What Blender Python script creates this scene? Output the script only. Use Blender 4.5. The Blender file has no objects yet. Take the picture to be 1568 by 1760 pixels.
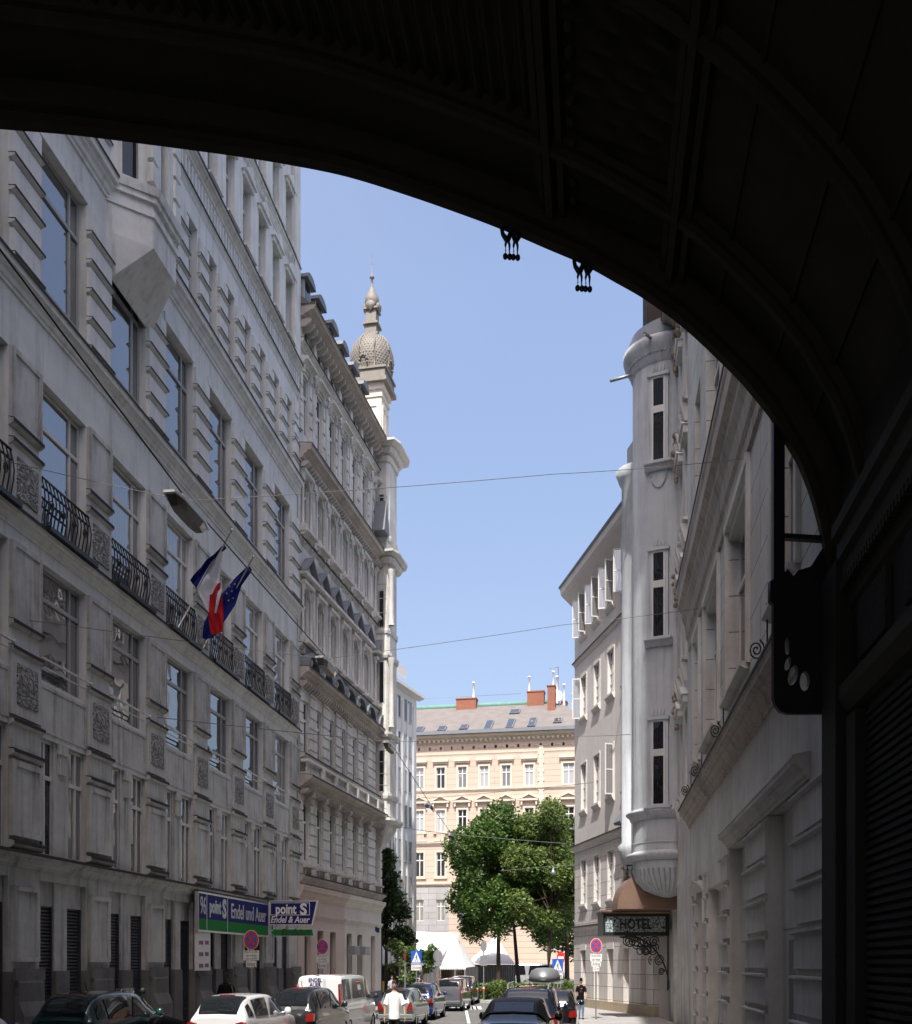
import bpy, math, random
from mathutils import Vector, Matrix
random.seed(7)
R = random.random
def U(a, b): return random.uniform(a, b)
F = 1777.0; CX = 784.0; HY = 1657.0; EYE = 2.3
sin, cos, pi = math.sin, math.cos, math.pi
col = bpy.context.scene.collection
scene = bpy.context.scene
def gz(Y): return max(0.0, (35.0 - max(Y, -15)) * 0.02)
def at(px, py, Y): return Vector(((px - CX) / F * Y, Y, EYE + (HY - py) / F * Y))
# ---------------------------------------------------------------- materials
class NT:
    def __init__(s, name):
        s.m = bpy.data.materials.new(name); s.m.use_nodes = True
        s.t = s.m.node_tree; s.n = s.t.nodes; s.b = s.n['Principled BSDF']
    def new(s, t, **k):
        n = s.n.new(t)
        for a, b in k.items(): setattr(n, a, b)
        return n
    def ln(s, a, b): s.t.links.new(a, b)
def rgb(c): return (c[0], c[1], c[2], 1)
def plain(name, c, rough=.6, metal=0, var=.15, scale=3.0, bump=0.0, bs=40, coat=0, ior=None, emit=None):
    t = NT(name); b = t.b
    b.inputs['Roughness'].default_value = rough; b.inputs['Metallic'].default_value = metal; b.inputs['Specular IOR Level'].default_value = .5 if rough < .7 else .15
    if coat: b.inputs['Coat Weight'].default_value = coat; b.inputs['Coat Roughness'].default_value = .03
    if ior: b.inputs['IOR'].default_value = ior
    tc = t.new('ShaderNodeTexCoord')
    nz = t.new('ShaderNodeTexNoise'); nz.inputs['Scale'].default_value = scale; nz.inputs['Detail'].default_value = 5
    t.ln(tc.outputs['Object'], nz.inputs['Vector'])
    mx = t.new('ShaderNodeMix', data_type='RGBA')
    mx.inputs[6].default_value = rgb([x * (1 - var) for x in c]); mx.inputs[7].default_value = rgb([min(1, x * (1 + var)) for x in c])
    t.ln(nz.outputs['Fac'], mx.inputs[0]); t.ln(mx.outputs[2], b.inputs['Base Color'])
    if bump:
        n2 = t.new('ShaderNodeTexNoise'); n2.inputs['Scale'].default_value = bs; n2.inputs['Detail'].default_value = 3
        t.ln(tc.outputs['Object'], n2.inputs['Vector'])
        bp = t.new('ShaderNodeBump'); bp.inputs['Strength'].default_value = bump; bp.inputs['Distance'].default_value = .02
        t.ln(n2.outputs['Fac'], bp.inputs['Height']); t.ln(bp.outputs['Normal'], b.inputs['Normal'])
    return t.m
def plaster(name, c, dirt=(.12, .11, .1), amt=.5, big=.35, streak=.5, bump=.25, rough=.85, joints=None, worm=False):
    t = NT(name); b = t.b; b.inputs['Roughness'].default_value = rough; b.inputs['Specular IOR Level'].default_value = .2
    tc = t.new('ShaderNodeTexCoord'); O = tc.outputs['Object']
    n1 = t.new('ShaderNodeTexNoise'); n1.inputs['Scale'].default_value = big; n1.inputs['Detail'].default_value = 9; n1.inputs['Roughness'].default_value = .65
    t.ln(O, n1.inputs['Vector'])
    mp = t.new('ShaderNodeMapping'); mp.inputs['Scale'].default_value = (5, 5, .35); t.ln(O, mp.inputs['Vector'])
    n2 = t.new('ShaderNodeTexNoise'); n2.inputs['Scale'].default_value = 1.0; n2.inputs['Detail'].default_value = 7; t.ln(mp.outputs[0], n2.inputs['Vector'])
    n3 = t.new('ShaderNodeTexNoise'); n3.inputs['Scale'].default_value = 9; n3.inputs['Detail'].default_value = 6; t.ln(O, n3.inputs['Vector'])
    def ramp(o, a, z):
        r = t.new('ShaderNodeMapRange'); r.inputs[1].default_value = a; r.inputs[2].default_value = z; t.ln(o, r.inputs[0]); return r.outputs[0]
    def math_(op, a, bb):
        m = t.new('ShaderNodeMath', operation=op)
        for i, x in enumerate((a, bb)):
            if isinstance(x, (int, float)): m.inputs[i].default_value = x
            else: t.ln(x, m.inputs[i])
        return m.outputs[0]
    f = math_('ADD', math_('MULTIPLY', ramp(n1.outputs['Fac'], .42, .75), amt), math_('MULTIPLY', ramp(n2.outputs['Fac'], .5, .78), streak * amt))
    f = math_('ADD', f, math_('MULTIPLY', ramp(n3.outputs['Fac'], .35, .8), .18 * amt))
    m = t.new('ShaderNodeMix', data_type='RGBA'); m.inputs[6].default_value = rgb(c); m.inputs[7].default_value = rgb(dirt)
    f = math_('MINIMUM', f, .85); t.ln(f, m.inputs[0]); out = m.outputs[2]
    h = n3.outputs['Fac']
    if joints:   # (course height, block length) grooves drawn on the render coat
        br = t.new('ShaderNodeTexBrick'); br.inputs['Scale'].default_value = 1; br.inputs['Mortar Size'].default_value = .013
        br.inputs['Brick Width'].default_value = joints[1]; br.inputs['Row Height'].default_value = joints[0]; br.inputs['Mortar Smooth'].default_value = .2
        br.inputs['Color1'].default_value = (1, 1, 1, 1); br.inputs['Color2'].default_value = (.92, .92, .92, 1); br.inputs['Mortar'].default_value = (.25, .24, .23, 1)
        sp = t.new('ShaderNodeSeparateXYZ'); t.ln(O, sp.inputs[0]); cb = t.new('ShaderNodeCombineXYZ')
        t.ln(math_('ADD', sp.outputs[0], sp.outputs[1]), cb.inputs[0]); t.ln(sp.outputs[2], cb.inputs[1]); t.ln(cb.outputs[0], br.inputs['Vector'])
        mm = t.new('ShaderNodeMix', data_type='RGBA', blend_type='MULTIPLY'); mm.inputs[0].default_value = 1
        t.ln(out, mm.inputs[6]); t.ln(br.outputs['Color'], mm.inputs[7]); out = mm.outputs[2]
    t.ln(out, b.inputs['Base Color'])
    bp = t.new('ShaderNodeBump'); bp.inputs['Strength'].default_value = bump; bp.inputs['Distance'].default_value = .03
    if worm:
        v = t.new('ShaderNodeTexNoise'); v.inputs['Scale'].default_value = 4.6; v.inputs['Detail'].default_value = 1; v.inputs['Distortion'].default_value = 3.2
        t.ln(O, v.inputs['Vector']); h = v.outputs['Fac']; bp.inputs['Strength'].default_value = 1; bp.inputs['Distance'].default_value = .25
        m2 = t.new('ShaderNodeMix', data_type='RGBA'); t.ln(ramp(h, .42, .52), m2.inputs[0]); m2.inputs[6].default_value = rgb([x * .45 for x in c]); t.ln(out, m2.inputs[7]); t.ln(m2.outputs[2], b.inputs['Base Color'])
    t.ln(h, bp.inputs['Height']); t.ln(bp.outputs['Normal'], b.inputs['Normal'])
    return t.m
def glass(name, c, ior=2.0, bump=.022, rough=.02, stripes=None):
    t = NT(name); b = t.b; b.inputs['Roughness'].default_value = rough; b.inputs['IOR'].default_value = ior
    tc = t.new('ShaderNodeTexCoord'); n = t.new('ShaderNodeTexNoise'); n.inputs['Scale'].default_value = 1.3; n.inputs['Detail'].default_value = 1
    oi = t.new('ShaderNodeObjectInfo'); vm = t.new('ShaderNodeVectorMath', operation='ADD'); t.ln(tc.outputs['Object'], vm.inputs[0])
    cb = t.new('ShaderNodeCombineXYZ'); mu = t.new('ShaderNodeMath', operation='MULTIPLY'); mu.inputs[1].default_value = 50
    t.ln(oi.outputs['Random'], mu.inputs[0]); t.ln(mu.outputs[0], cb.inputs[0]); t.ln(cb.outputs[0], vm.inputs[1]); t.ln(vm.outputs[0], n.inputs['Vector'])
    bp = t.new('ShaderNodeBump'); bp.inputs['Strength'].default_value = bump; bp.inputs['Distance'].default_value = .5
    t.ln(n.outputs['Fac'], bp.inputs['Height']); t.ln(bp.outputs['Normal'], b.inputs['Normal'])
    if stripes:
        w = t.new('ShaderNodeTexWave'); w.inputs['Scale'].default_value = 3.2; w.inputs['Distortion'].default_value = 1.2; t.ln(tc.outputs['Object'], w.inputs['Vector'])
        mx = t.new('ShaderNodeMix', data_type='RGBA'); mx.inputs[6].default_value = rgb(c); mx.inputs[7].default_value = rgb(stripes)
        t.ln(w.outputs['Fac'], mx.inputs[0]); t.ln(mx.outputs[2], b.inputs['Base Color'])
    else: b.inputs['Base Color'].default_value = rgb(c)
    return t.m
M = {}
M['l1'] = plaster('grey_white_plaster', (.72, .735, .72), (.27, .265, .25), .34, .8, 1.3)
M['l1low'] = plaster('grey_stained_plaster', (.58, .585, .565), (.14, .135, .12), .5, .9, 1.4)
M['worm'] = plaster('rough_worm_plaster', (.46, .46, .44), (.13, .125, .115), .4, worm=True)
M['plinth'] = plaster('dark_plinth_stone', (.19, .185, .18), (.06, .06, .06), .6, .8, bump=.5)
M['l2'] = plaster('ornate_grey_plaster', (.68, .67, .635), (.17, .16, .14), .5, .6, .8, bump=.5)
M['l2b'] = plaster('brown_stained_plaster', (.50, .46, .415), (.14, .125, .11), .5, .9)
M['pink'] = plaster('pink_beige_render', (.62, .51, .45), (.2, .17, .15), .3, .4)
M['cream_r'] = plaster('cream_render', (.70, .66, .59), (.3, .22, .2), .3, .4)
M['white'] = plaster('white_render', (.66, .66, .65), (.4, .39, .38), .2, .2)
M['cream'] = plaster('apricot_render', (.52, .415, .335), (.35, .28, .23), .3, .25, .4)
M['cream_j'] = plaster('apricot_render_with_joints', (.52, .415, .335), (.35, .28, .23), .3, .25, .4, joints=(.55, 30))
M['trim'] = plaster('cream_trim_plaster', (.56, .49, .41), (.33, .28, .23), .25, .8)
M['greystone'] = plaster('grey_ashlar', (.38, .375, .37), (.16, .15, .15), .4, joints=(.6, 1.6))
M['r3'] = plaster('warm_grey_render', (.64, .605, .575), (.3, .27, .25), .35, .3)
M['r3j'] = plaster('warm_grey_ashlar_render', (.62, .585, .555), (.3, .27, .25), .35, .3, joints=(.62, 1.3))
M['r3base'] = plaster('ochre_plinth', (.46, .38, .27), (.2, .15, .1), .5)
M['r1'] = plaster('grey_cream_plaster', (.655, .66, .625), (.2, .13, .11), .5, .4)
M['r1j'] = plaster('grey_cream_plaster_with_joints', (.655, .665, .635), (.2, .13, .11), .5, .4, joints=(.82, 12))
M['r1d'] = plaster('brown_streaked_cornice', (.46, .42, .38), (.14, .12, .10), .5, .6, 1.2)
M['tur'] = plaster('pale_turret_render', (.53, .56, .59), (.27, .275, .27), .36, .7, 1.5)
M['gold'] = plaster('ochre_stucco_relief', (.36, .28, .19), (.13, .1, .07), .6, 2, bump=1)
M['blk'] = plain('black_painted_iron', (.012, .012, .012), .45, .0, .3, 8, .3)
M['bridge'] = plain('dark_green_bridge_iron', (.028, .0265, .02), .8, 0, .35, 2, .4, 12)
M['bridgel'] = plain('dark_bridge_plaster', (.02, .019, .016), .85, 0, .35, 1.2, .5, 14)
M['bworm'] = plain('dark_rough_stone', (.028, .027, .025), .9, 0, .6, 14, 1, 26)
M['metal'] = plain('galvanised_steel', (.30, .31, .32), .5, .6, .12, 5)
M['alu'] = plain('brushed_aluminium', (.6, .6, .6), .35, .8, .1)
M['wframe'] = plain('white_window_paint', (.62, .62, .60), .45, 0, .08)
M['gframe'] = plain('grey_window_paint', (.36, .37, .37), .45, 0, .12)
M['gl'] = glass('window_glass', (.05, .055, .06), 3.3)
M['glc'] = glass('window_glass_with_pale_curtain', (.16, .16, .155), 2.0, stripes=(.42, .41, .39))
M['gl2'] = glass('window_glass_with_curtain', (.12, .125, .13), 2.6, stripes=(.22, .22, .22))
M['gld'] = glass('dark_window_glass', (.012, .012, .014), 1.6)
M['glw'] = glass('window_with_white_blind', (.34, .35, .36), 1.5)
M['cgl'] = glass('car_glass', (.01, .012, .014), 1.75, .01)
M['flash_shade'] = plain('flashing_shade_line', (.045, .044, .042), .7, 0, .3, 4)  # flashing tone, also stands in for the black shade lines of ledges
M['wire'] = plain('weathered_steel_wire', (.16, .16, .155), .7, 0, .1)
M['slate'] = plain('grey_roof_slate', (.17, .155, .145), .85, 0, .25, 1.2, .5, 9)
M['zinc'] = plain('blue_grey_zinc', (.15, .165, .185), .6, .0, .2, 2)
M['copper'] = plain('green_copper', (.13, .26, .22), .8, 0, .2)
M['cbrown'] = plain('brown_copper_sheet', (.20, .125, .09), .5, .2, .2, 3)
M['dome'] = plain('aged_lead_dome', (.20, .185, .16), .65, .1, .3, 5, .5, 20)
M['brick'] = plaster('orange_brick', (.33, .14, .09), (.2, .1, .07), .4, joints=(.12, .3))
M['shut'] = plain('blue_grey_roller_shutter', (.06, .065, .08), .5, .2, .15)
M['asph'] = plain('asphalt', (.15, .145, .14), .9, 0, .25, .6, .5, 90)
M['pave'] = plaster('pavement_slabs', (.36, .35, .335), (.2, .19, .18), .5, .6, joints=None)
M['grd'] = plain('ground_gravel', (.26, .25, .23), .95, 0, .2, .3)
M['paint'] = plain('white_road_paint', (.7, .7, .68), .8, 0, .15, 6)
M['red'] = plain('sign_red', (.55, .03, .03), .5, 0, .05); M['blue'] = plain('sign_blue', (.02, .10, .48), .4, 0, .05)
M['wsign'] = plain('sign_white', (.72, .72, .70), .45, 0, .05); M['txt'] = plain('black_lettering', (.02, .02, .02), .5, 0, .05)
M['navy'] = plain('navy_sign_panel', (.014, .018, .13), .7, 0, .1); M['grn'] = plain('green_sign_panel', (.015, .19, .035), .7, 0, .1)
M['silt'] = plain('silver_lettering', (.5, .52, .55), .4, .1, .05)
M['tyre'] = plain('tyre_rubber', (.012, .012, .012), .85, 0, .2); M['plastic'] = plain('black_plastic', (.018, .018, .018), .55, 0, .2)
M['tlight'] = plain('red_lamp_lens', (.22, .008, .008), .15, 0, .2, 9, coat=.8); M['plate'] = plain('number_plate_white', (.7, .7, .68), .5)
M['chrome'] = plain('chrome', (.7, .7, .7), .12, 1, .03); M['lens'] = plain('clear_lamp_lens', (.6, .58, .55), .1, 0, .1, coat=.8)
M['skin'] = plain('skin', (.42, .23, .15), .55, 0, .12, 8); M['skind'] = plain('dark_skin', (.03, .018, .013), .6, 0, .1, 8)
M['hair'] = plain('dark_hair', (.035, .025, .02), .7, 0, .3, 20); M['shirtw'] = plain('white_cotton', (.75, .75, .75), .9, 0, .04, 8, .12, 12)
M['black'] = plain('black_cloth', (.006, .006, .007), .9, 0, .3, 12, .4, 25); M['jean'] = plain('blue_denim', (.10, .17, .30), .9, 0, .3, 12, .4, 40)
M['shirtb'] = plain('pale_blue_cotton', (.40, .46, .58), .9, 0, .1, 12)
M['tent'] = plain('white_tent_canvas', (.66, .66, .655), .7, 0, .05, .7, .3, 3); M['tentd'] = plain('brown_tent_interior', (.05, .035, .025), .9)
M['bark'] = plain('bark', (.055, .042, .033), .95, 0, .35, 9, 1, 25)
M['fblue'] = plain('flag_blue', (.010, .018, .15), .9, 0, .1, 6); M['fwhite'] = plain('flag_white', (.5, .52, .58), .9, 0, .05); M['fred'] = plain('flag_red', (.36, .015, .02), .9, 0, .1)
M['yel'] = plain('yellow_star', (.7, .5, .05), .7)
def leafmat(name, a, b):
    t = NT(name); g = t.new('ShaderNodeNewGeometry'); r = t.new('ShaderNodeValToRGB'); t.ln(g.outputs['Random Per Island'], r.inputs[0])
    e = r.color_ramp.elements; e[0].color = rgb(a); e[1].color = rgb(b); t.ln(r.outputs[0], t.b.inputs['Base Color'])
    t.b.inputs['Roughness'].default_value = .5
    tr = t.new('ShaderNodeBsdfTranslucent'); t.ln(r.outputs[0], tr.inputs['Color']); ms = t.new('ShaderNodeMixShader'); ms.inputs[0].default_value = .45
    t.ln(t.b.outputs[0], ms.inputs[1]); t.ln(tr.outputs[0], ms.inputs[2]); t.ln(ms.outputs[0], t.n['Material Output'].inputs['Surface'])
    return t.m
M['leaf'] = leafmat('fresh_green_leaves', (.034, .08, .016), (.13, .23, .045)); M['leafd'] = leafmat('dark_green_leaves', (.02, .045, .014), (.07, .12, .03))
M['leaf2'] = leafmat('olive_green_leaves', (.06, .11, .03), (.23, .30, .08))
# ---------------------------------------------------------------- mesh building
class MB:
    def __init__(s, sg=-1): s.v = []; s.f = []; s.mi = []; s.sm = []; s.sg = sg; s.cur = 0; s.smooth = False
    def add(s, vs, fs, sm=None):
        o = len(s.v); s.v += [tuple(p) for p in vs]
        for f in fs: s.f.append([o + i for i in f]); s.mi.append(s.cur); s.sm.append(s.smooth if sm is None else sm)
    def box(s, a0, a1, n0, n1, z0, z1):     # along, outward, up
        g = s.sg; p = [(a0, g*n0, z0), (a1, g*n0, z0), (a1, g*n1, z0), (a0, g*n1, z0), (a0, g*n0, z1), (a1, g*n0, z1), (a1, g*n1, z1), (a0, g*n1, z1)]
        s.add(p, [(0, 1, 2, 3), (4, 7, 6, 5), (0, 4, 5, 1), (1, 5, 6, 2), (2, 6, 7, 3), (3, 7, 4, 0)], False)
    def cbox(s, x, y, z, w, d, h): s.box(x - w/2, x + w/2, s.sg*(y - d/2), s.sg*(y + d/2), z, z + h)
    def prof(s, pts, a0, a1, nn=0):          # closed profile (n,z) pushed along
        g = s.sg; k = len(pts); s.add([(a0, g*(n+nn), z) for n, z in pts] + [(a1, g*(n+nn), z) for n, z in pts],
            [[i, (i+1) % k, k + (i+1) % k, k + i] for i in range(k)] + [list(range(k)), list(range(2*k-1, k-1, -1))], False)
    def elev(s, pts, n0, n1):                # closed outline (along,z) given thickness
        g = s.sg; k = len(pts); s.add([(a, g*n0, z) for a, z in pts] + [(a, g*n1, z) for a, z in pts],
            [[i, (i+1) % k, k + (i+1) % k, k + i] for i in range(k)] + [list(range(k)), list(range(2*k-1, k-1, -1))], False)
    def plan(s, pts, z0, z1, top=None, zt=None):   # closed plan (a,n); optional different top plan
        g = s.sg; k = len(pts); tp = top or pts; s.add([(a, g*n, z0) for a, n in pts] + [(a, g*n, z1) for a, n in tp],
            [[i, (i+1) % k, k + (i+1) % k, k + i] for i in range(k)] + [list(range(k)), list(range(2*k-1, k-1, -1))], False)
    def lathe(s, pr, c=(0, 0, 0), seg=20, a0=0, a1=2*pi, sx=1, sy=1, sm=True):
        full = abs(a1 - a0 - 2*pi) < 1e-6; ns = seg if full else seg + 1; vs = []
        for r, z in pr:
            for i in range(ns):
                a = a0 + (a1 - a0) * i / seg; vs.append((c[0] + r*cos(a)*sx, c[1] + r*sin(a)*sy, c[2] + z))
        fs = []
        for j in range(len(pr) - 1):
            for i in range(seg):
                i2 = (i+1) % ns; fs.append((j*ns+i, j*ns+i2, (j+1)*ns+i2, (j+1)*ns+i))
        s.add(vs, fs, sm)
    def tube(s, pts, r, seg=6, sm=True):
        pts = [Vector(p) for p in pts]; k = len(pts); rs = r if isinstance(r, (list, tuple)) else [r]*k; vs = []
        up = Vector((0, 0, 1))
        for i, p in enumerate(pts):
            d = (pts[min(i+1, k-1)] - pts[max(i-1, 0)]).normalized()
            a = d.cross(up); a = d.cross(Vector((1, 0, 0))) if a.length < .05 else a; a.normalize(); b = d.cross(a)
            for j in range(seg):
                t = 2*pi*j/seg; vs.append(p + (a*cos(t) + b*sin(t))*rs[i])
        fs = [(i*seg+j, i*seg+(j+1) % seg, (i+1)*seg+(j+1) % seg, (i+1)*seg+j) for i in range(k-1) for j in range(seg)]
        fs += [list(range(seg)), list(range(k*seg-1, (k-1)*seg-1, -1))]; s.add(vs, fs, sm)
    def ball(s, c, r, seg=10, sx=1, sy=1, sz=1): s.lathe([(max(1e-4, r*sin(pi*i/6)), -r*cos(pi*i/6)*sz) for i in range(7)], c, seg, sx=sx, sy=sy)
    def build(s, name, mats, parent=None, loc=None, bevel=0):
        me = bpy.data.meshes.new(name); me.from_pydata(s.v, [], s.f)
        mats = mats if isinstance(mats, (list, tuple)) else [mats]
        for m in mats: me.materials.append(M[m] if isinstance(m, str) else m)
        for i, p in enumerate(me.polygons): p.material_index = s.mi[i]; p.use_smooth = s.sm[i]
        me.update(); return put(name, me, parent, loc, bevel)
def put(name, me, parent=None, loc=None, bevel=0):
    o = bpy.data.objects.new(name, me); col.objects.link(o)
    if parent: o.parent = parent
    if loc: o.location = loc
    if bevel:
        b = o.modifiers.new('b', 'BEVEL'); b.width = bevel; b.segments = 2; b.limit_method = 'ANGLE'
    return o
def empty(name, loc=(0, 0, 0), rz=0): o = bpy.data.objects.new(name, None); col.objects.link(o); o.location = loc; o.rotation_euler = (0, 0, rz); o.empty_display_size = .3; return o
def tag(o, label=None, cat=None, group=None, kind=None):
    if label: o['label'] = label
    if cat: o['category'] = cat
    if group: o['group'] = group
    if kind: o['kind'] = kind
    return o
def dup(o, parent=None, loc=None, rz=None):
    c = o.copy(); col.objects.link(c); c.parent = parent
    if loc is not None: c.location = loc
    if rz is not None: c.rotation_euler = (0, 0, rz)
    for ch in list(o.children): dup(ch, c)
    return c
def curve_plate(name, loops, thick, mat, parent=None):   # flat plate with holes, lies in local XZ, thickness along Y
    cu = bpy.data.curves.new(name, 'CURVE'); cu.dimensions = '2D'; cu.fill_mode = 'BOTH'; cu.extrude = thick/2
    for lp in loops:
        sp = cu.splines.new('POLY'); sp.points.add(len(lp)-1)
        for i, (x, z) in enumerate(lp): sp.points[i].co = (x, z, 0, 1)
        sp.use_cyclic_u = True
    return conv(cu, name, mat, parent, Matrix.Rotation(pi/2, 4, 'X'))
def conv(cu, name, mat, parent, mtx):
    o = bpy.data.objects.new('t', cu); col.objects.link(o); dg = bpy.context.evaluated_depsgraph_get(); dg.update()
    me = bpy.data.meshes.new_from_object(o.evaluated_get(dg)); bpy.data.objects.remove(o); me.transform(mtx); me.materials.clear(); me.materials.append(M[mat] if isinstance(mat, str) else mat); me.name = name
    return put(name, me, parent)
def text(s, name, size, mat, parent, loc, rz=0, sx=1, sz=1, shear=0, align='CENTER', thick=.004, bold=0, back=False):
    cu = bpy.data.curves.new(name, 'FONT'); cu.body = s; cu.size = size; cu.align_x = align; cu.align_y = 'CENTER'; cu.extrude = thick; cu.offset = bold; cu.shear = shear; cu.resolution_u = 3
    m = Matrix.Translation(loc) @ Matrix.Rotation(rz, 4, 'Z') @ Matrix.Diagonal((sx, 1, sz, 1)) @ Matrix.Rotation(pi/2, 4, 'X')
    return conv(cu, name, mat, parent, m)
# windows: a frame mesh with a pane child, shared meshes
WC = {}
def window(parent, sg, s, n, z, w, h, style='cross', gl='gl', fm='wframe', name='window'):
    key = (sg, round(w, 3), round(h, 3), style, gl, fm)
    if key not in WC:
        b = MB(sg); t = .055; d0, d1 = -.03, .03
        b.box(-w/2, -w/2+t, d0, d1, 0, h); b.box(w/2-t, w/2, d0, d1, 0, h); b.box(-w/2+t, w/2-t, d0, d1, 0, t); b.box(-w/2+t, w/2-t, d0, d1, h-t, h)
        tr = {'cross': .68, 'big': .74, 'four': .74, 'T': .66, 'plain': None, 'rows': None, 'trans': .6}[style]
        if tr: b.box(-w/2+t, w/2-t, d0-.01, d1+.02, h*tr-.045, h*tr+.045)
        if style in ('cross', 'T', 'rows'):
            e = h*tr if style == 'T' else h
            b.box(-.04, .04, d0, d1+.01, t, (h*tr-.045) if tr else h-t)
            if style == 'cross': b.box(-.04, .04, d0, d1+.01, h*tr+.045, h-t)
        if style == 'big':
            b.box(w*.28-.035, w*.28+.035, d0, d1+.01, t, h*tr-.045); b.box(w*.28-.035, w*.28+.035, d0, d1+.01, h*tr+.045, h-t)
        if style == 'four':
            b.box(w*.28-.035, w*.28+.035, d0, d1+.01, t, h*tr-.045); b.box(w*.28-.035, w*.28+.035, d0, d1+.01, h*tr+.045, h-t); b.box(-w/2+t, w/2-t, d0-.01, d1+.02, h*.13-.04, h*.13+.04)
        if style == 'rows':
            for k in (.26, .5, .75): b.box(-w/2+t, -.04, d0, d1, h*k-.03, h*k+.03); b.box(.04, w/2-t, d0, d1, h*k-.03, h*k+.03)
        p = MB(sg); p.box(-w/2+t-.01, w/2-t+.01, -.012, 0, t-.01, h-t+.01)
        o = b.build(name, fm); q = p.build('pane', gl, o); WC[key] = (o, q)
    else:
        o = dup(WC[key][0])
    o.parent = parent; o.location = (s, sg*n, z)
    return o
class Frm:
    def __init__(f, name, vp, W, Yb, side, label, cat, group=None):
        f.k = (vp - CX)/F; f.th = math.atan(f.k); f.side = side; f.sg = -1 if side == 'L' else 1; f.Yb = Yb; f.W = W
        X = f.k*Yb + (-W if side == 'L' else W); f.root = empty(name, (X, Yb, 0), pi/2 - f.th); tag(f.root, label, cat, group)
    def s(f, Y): return (Y - f.Yb)/cos(f.th)
    def mb(f): return MB(f.sg)
    def wl(f, p): return f.root.matrix_basis.inverted() @ Vector(p)
def framed(b, a0, a1, z0, z1, n, t=.1, d=.05, w=.05):
    b.box(a0, a1, n, n+d, z0, z1); x = n+d
    b.box(a0, a0+t, x, x+w, z0, z1); b.box(a1-t, a1, x, x+w, z0, z1); b.box(a0+t, a1-t, x, x+w, z0, z0+t); b.box(a0+t, a1-t, x, x+w, z1-t, z1)
def ledge(b, a0, a1, z, n, p=.1, h=.12, fi=None):
    b.prof([(n, z), (n+p*.4, z), (n+p, z+h*.45), (n+p, z+h), (n, z+h*1.25)], a0, a1)
    if fi is not None: k = b.cur; b.cur = fi; b.prof([(n+p+.003, z+h*.55), (n+p+.016, z+h*.55), (n+p+.016, z+h+.014), (n, z+h*1.25+.016), (n, z+h*1.25+.004), (n+p+.003, z+h+.003)], a0-.005, a1+.005); b.cur = k  # dark flashing strip, its colour doubles as the ledge's shade line
def cornice(z0, z1, p, st=4):     # stepped moulding profile from wall out
    pts = [(-.02, z0)]; h = z1-z0
    pts += [(p*.15, z0), (p*.15, z0+h*.15), (p*.3, z0+h*.2), (p*.38, z0+h*.38), (p*.62, z0+h*.5), (p*.62, z0+h*.58), (p*.92, z0+h*.66), (p*.92, z0+h*.86), (p, z0+h*.9), (p, z1), (-.02, z1+.12*p+.02)]
    return pts
# ================================================================ LEFT HOUSE 1
f1 = Frm('apartment_house', 1026, 12.3, 16, 'L', 'tall grey-white stucco apartment house on the left with iron balconies and a pointed bay', 'building')
r1 = f1.root; S = f1.s; E1 = S(42.4); O0, OW, BAY = S(22.8), 2.1/cos(f1.th), 3.29/cos(f1.th)
bays = [O0 + BAY*i for i in range(-2, 6)]
b = f1.mb()
b.box(0, E1, -12, -.32, 0, 37)                       # core
def row(b, z0, z1, ops, n=0., a0=0, a1=E1, back=-.34):
    x = a0
    for p, q in ops:
        if p > x: b.box(x, p, back, n, z0, z1)
        x = max(x, q)
    if x < a1: b.box(x, a1, back, n, z0, z1)
big = [(p, p+OW) for p in bays if p+OW < E1]
small = [(O0 + BAY/2*k, O0 + BAY/2*k + .82) for k in range(-4, 12)]
small = [q for q in small if q[1] < E1-.1 and q[0] > 0]
row(b, 7.34, 8.6, [], .0); row(b, 8.6, 11.2, big); row(b, 11.2, 11.9, []); row(b, 11.9, 15.25, big)
row(b, 15.25, 17.0, []); row(b, 17.0, 20.6, big); row(b, 20.6, 22.1, []); row(b, 22.1, 24.9, small); row(b, 24.9, 27.3, [])
row(b, 27.3, 29.7, small); row(b, 29.7, 31.0, []); row(b, 31.0, 33.2, small); row(b, 33.2, 37, [])
for p, q in big:                                     # architraves on floor 4
    b.box(p-.02, q+.02, .0, .05, 20.6, 20.85); b.box(p+.05, q-.05, -.17, -.05, 17.0, 17.12)
    for k in range(5): b.box(q+.16+k*0, q+.2, 0, .04, 17.2+k*.65, 17.25+k*.65)
b.build('wall', 'l1', r1)
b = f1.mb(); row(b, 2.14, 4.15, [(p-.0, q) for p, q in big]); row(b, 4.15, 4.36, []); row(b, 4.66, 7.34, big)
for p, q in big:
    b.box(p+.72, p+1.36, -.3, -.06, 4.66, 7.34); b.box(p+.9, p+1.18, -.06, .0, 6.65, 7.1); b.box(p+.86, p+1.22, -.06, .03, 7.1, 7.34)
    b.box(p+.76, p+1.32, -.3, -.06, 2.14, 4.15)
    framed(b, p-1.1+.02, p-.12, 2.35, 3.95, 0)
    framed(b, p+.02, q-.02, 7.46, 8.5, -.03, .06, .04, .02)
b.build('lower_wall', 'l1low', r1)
b = f1.mb(); row(b, 0, 2.14, [(p+.04, q-.04) for p, q in big], .09)
for p, q in big:
    b.box(p+.74, p+1.34, -.3, .0, 0, 2.14); b.prof([(.09, 0), (.3, 0), (.3, 1.2), (.18, 1.5), (.18, 1.9), (.09, 2.1)], q+.1, q+1.12); b.box(q+.02, q+1.18, .09, .16, 1.95, 2.2)
b.build('plinth', 'plinth', r1)
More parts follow.
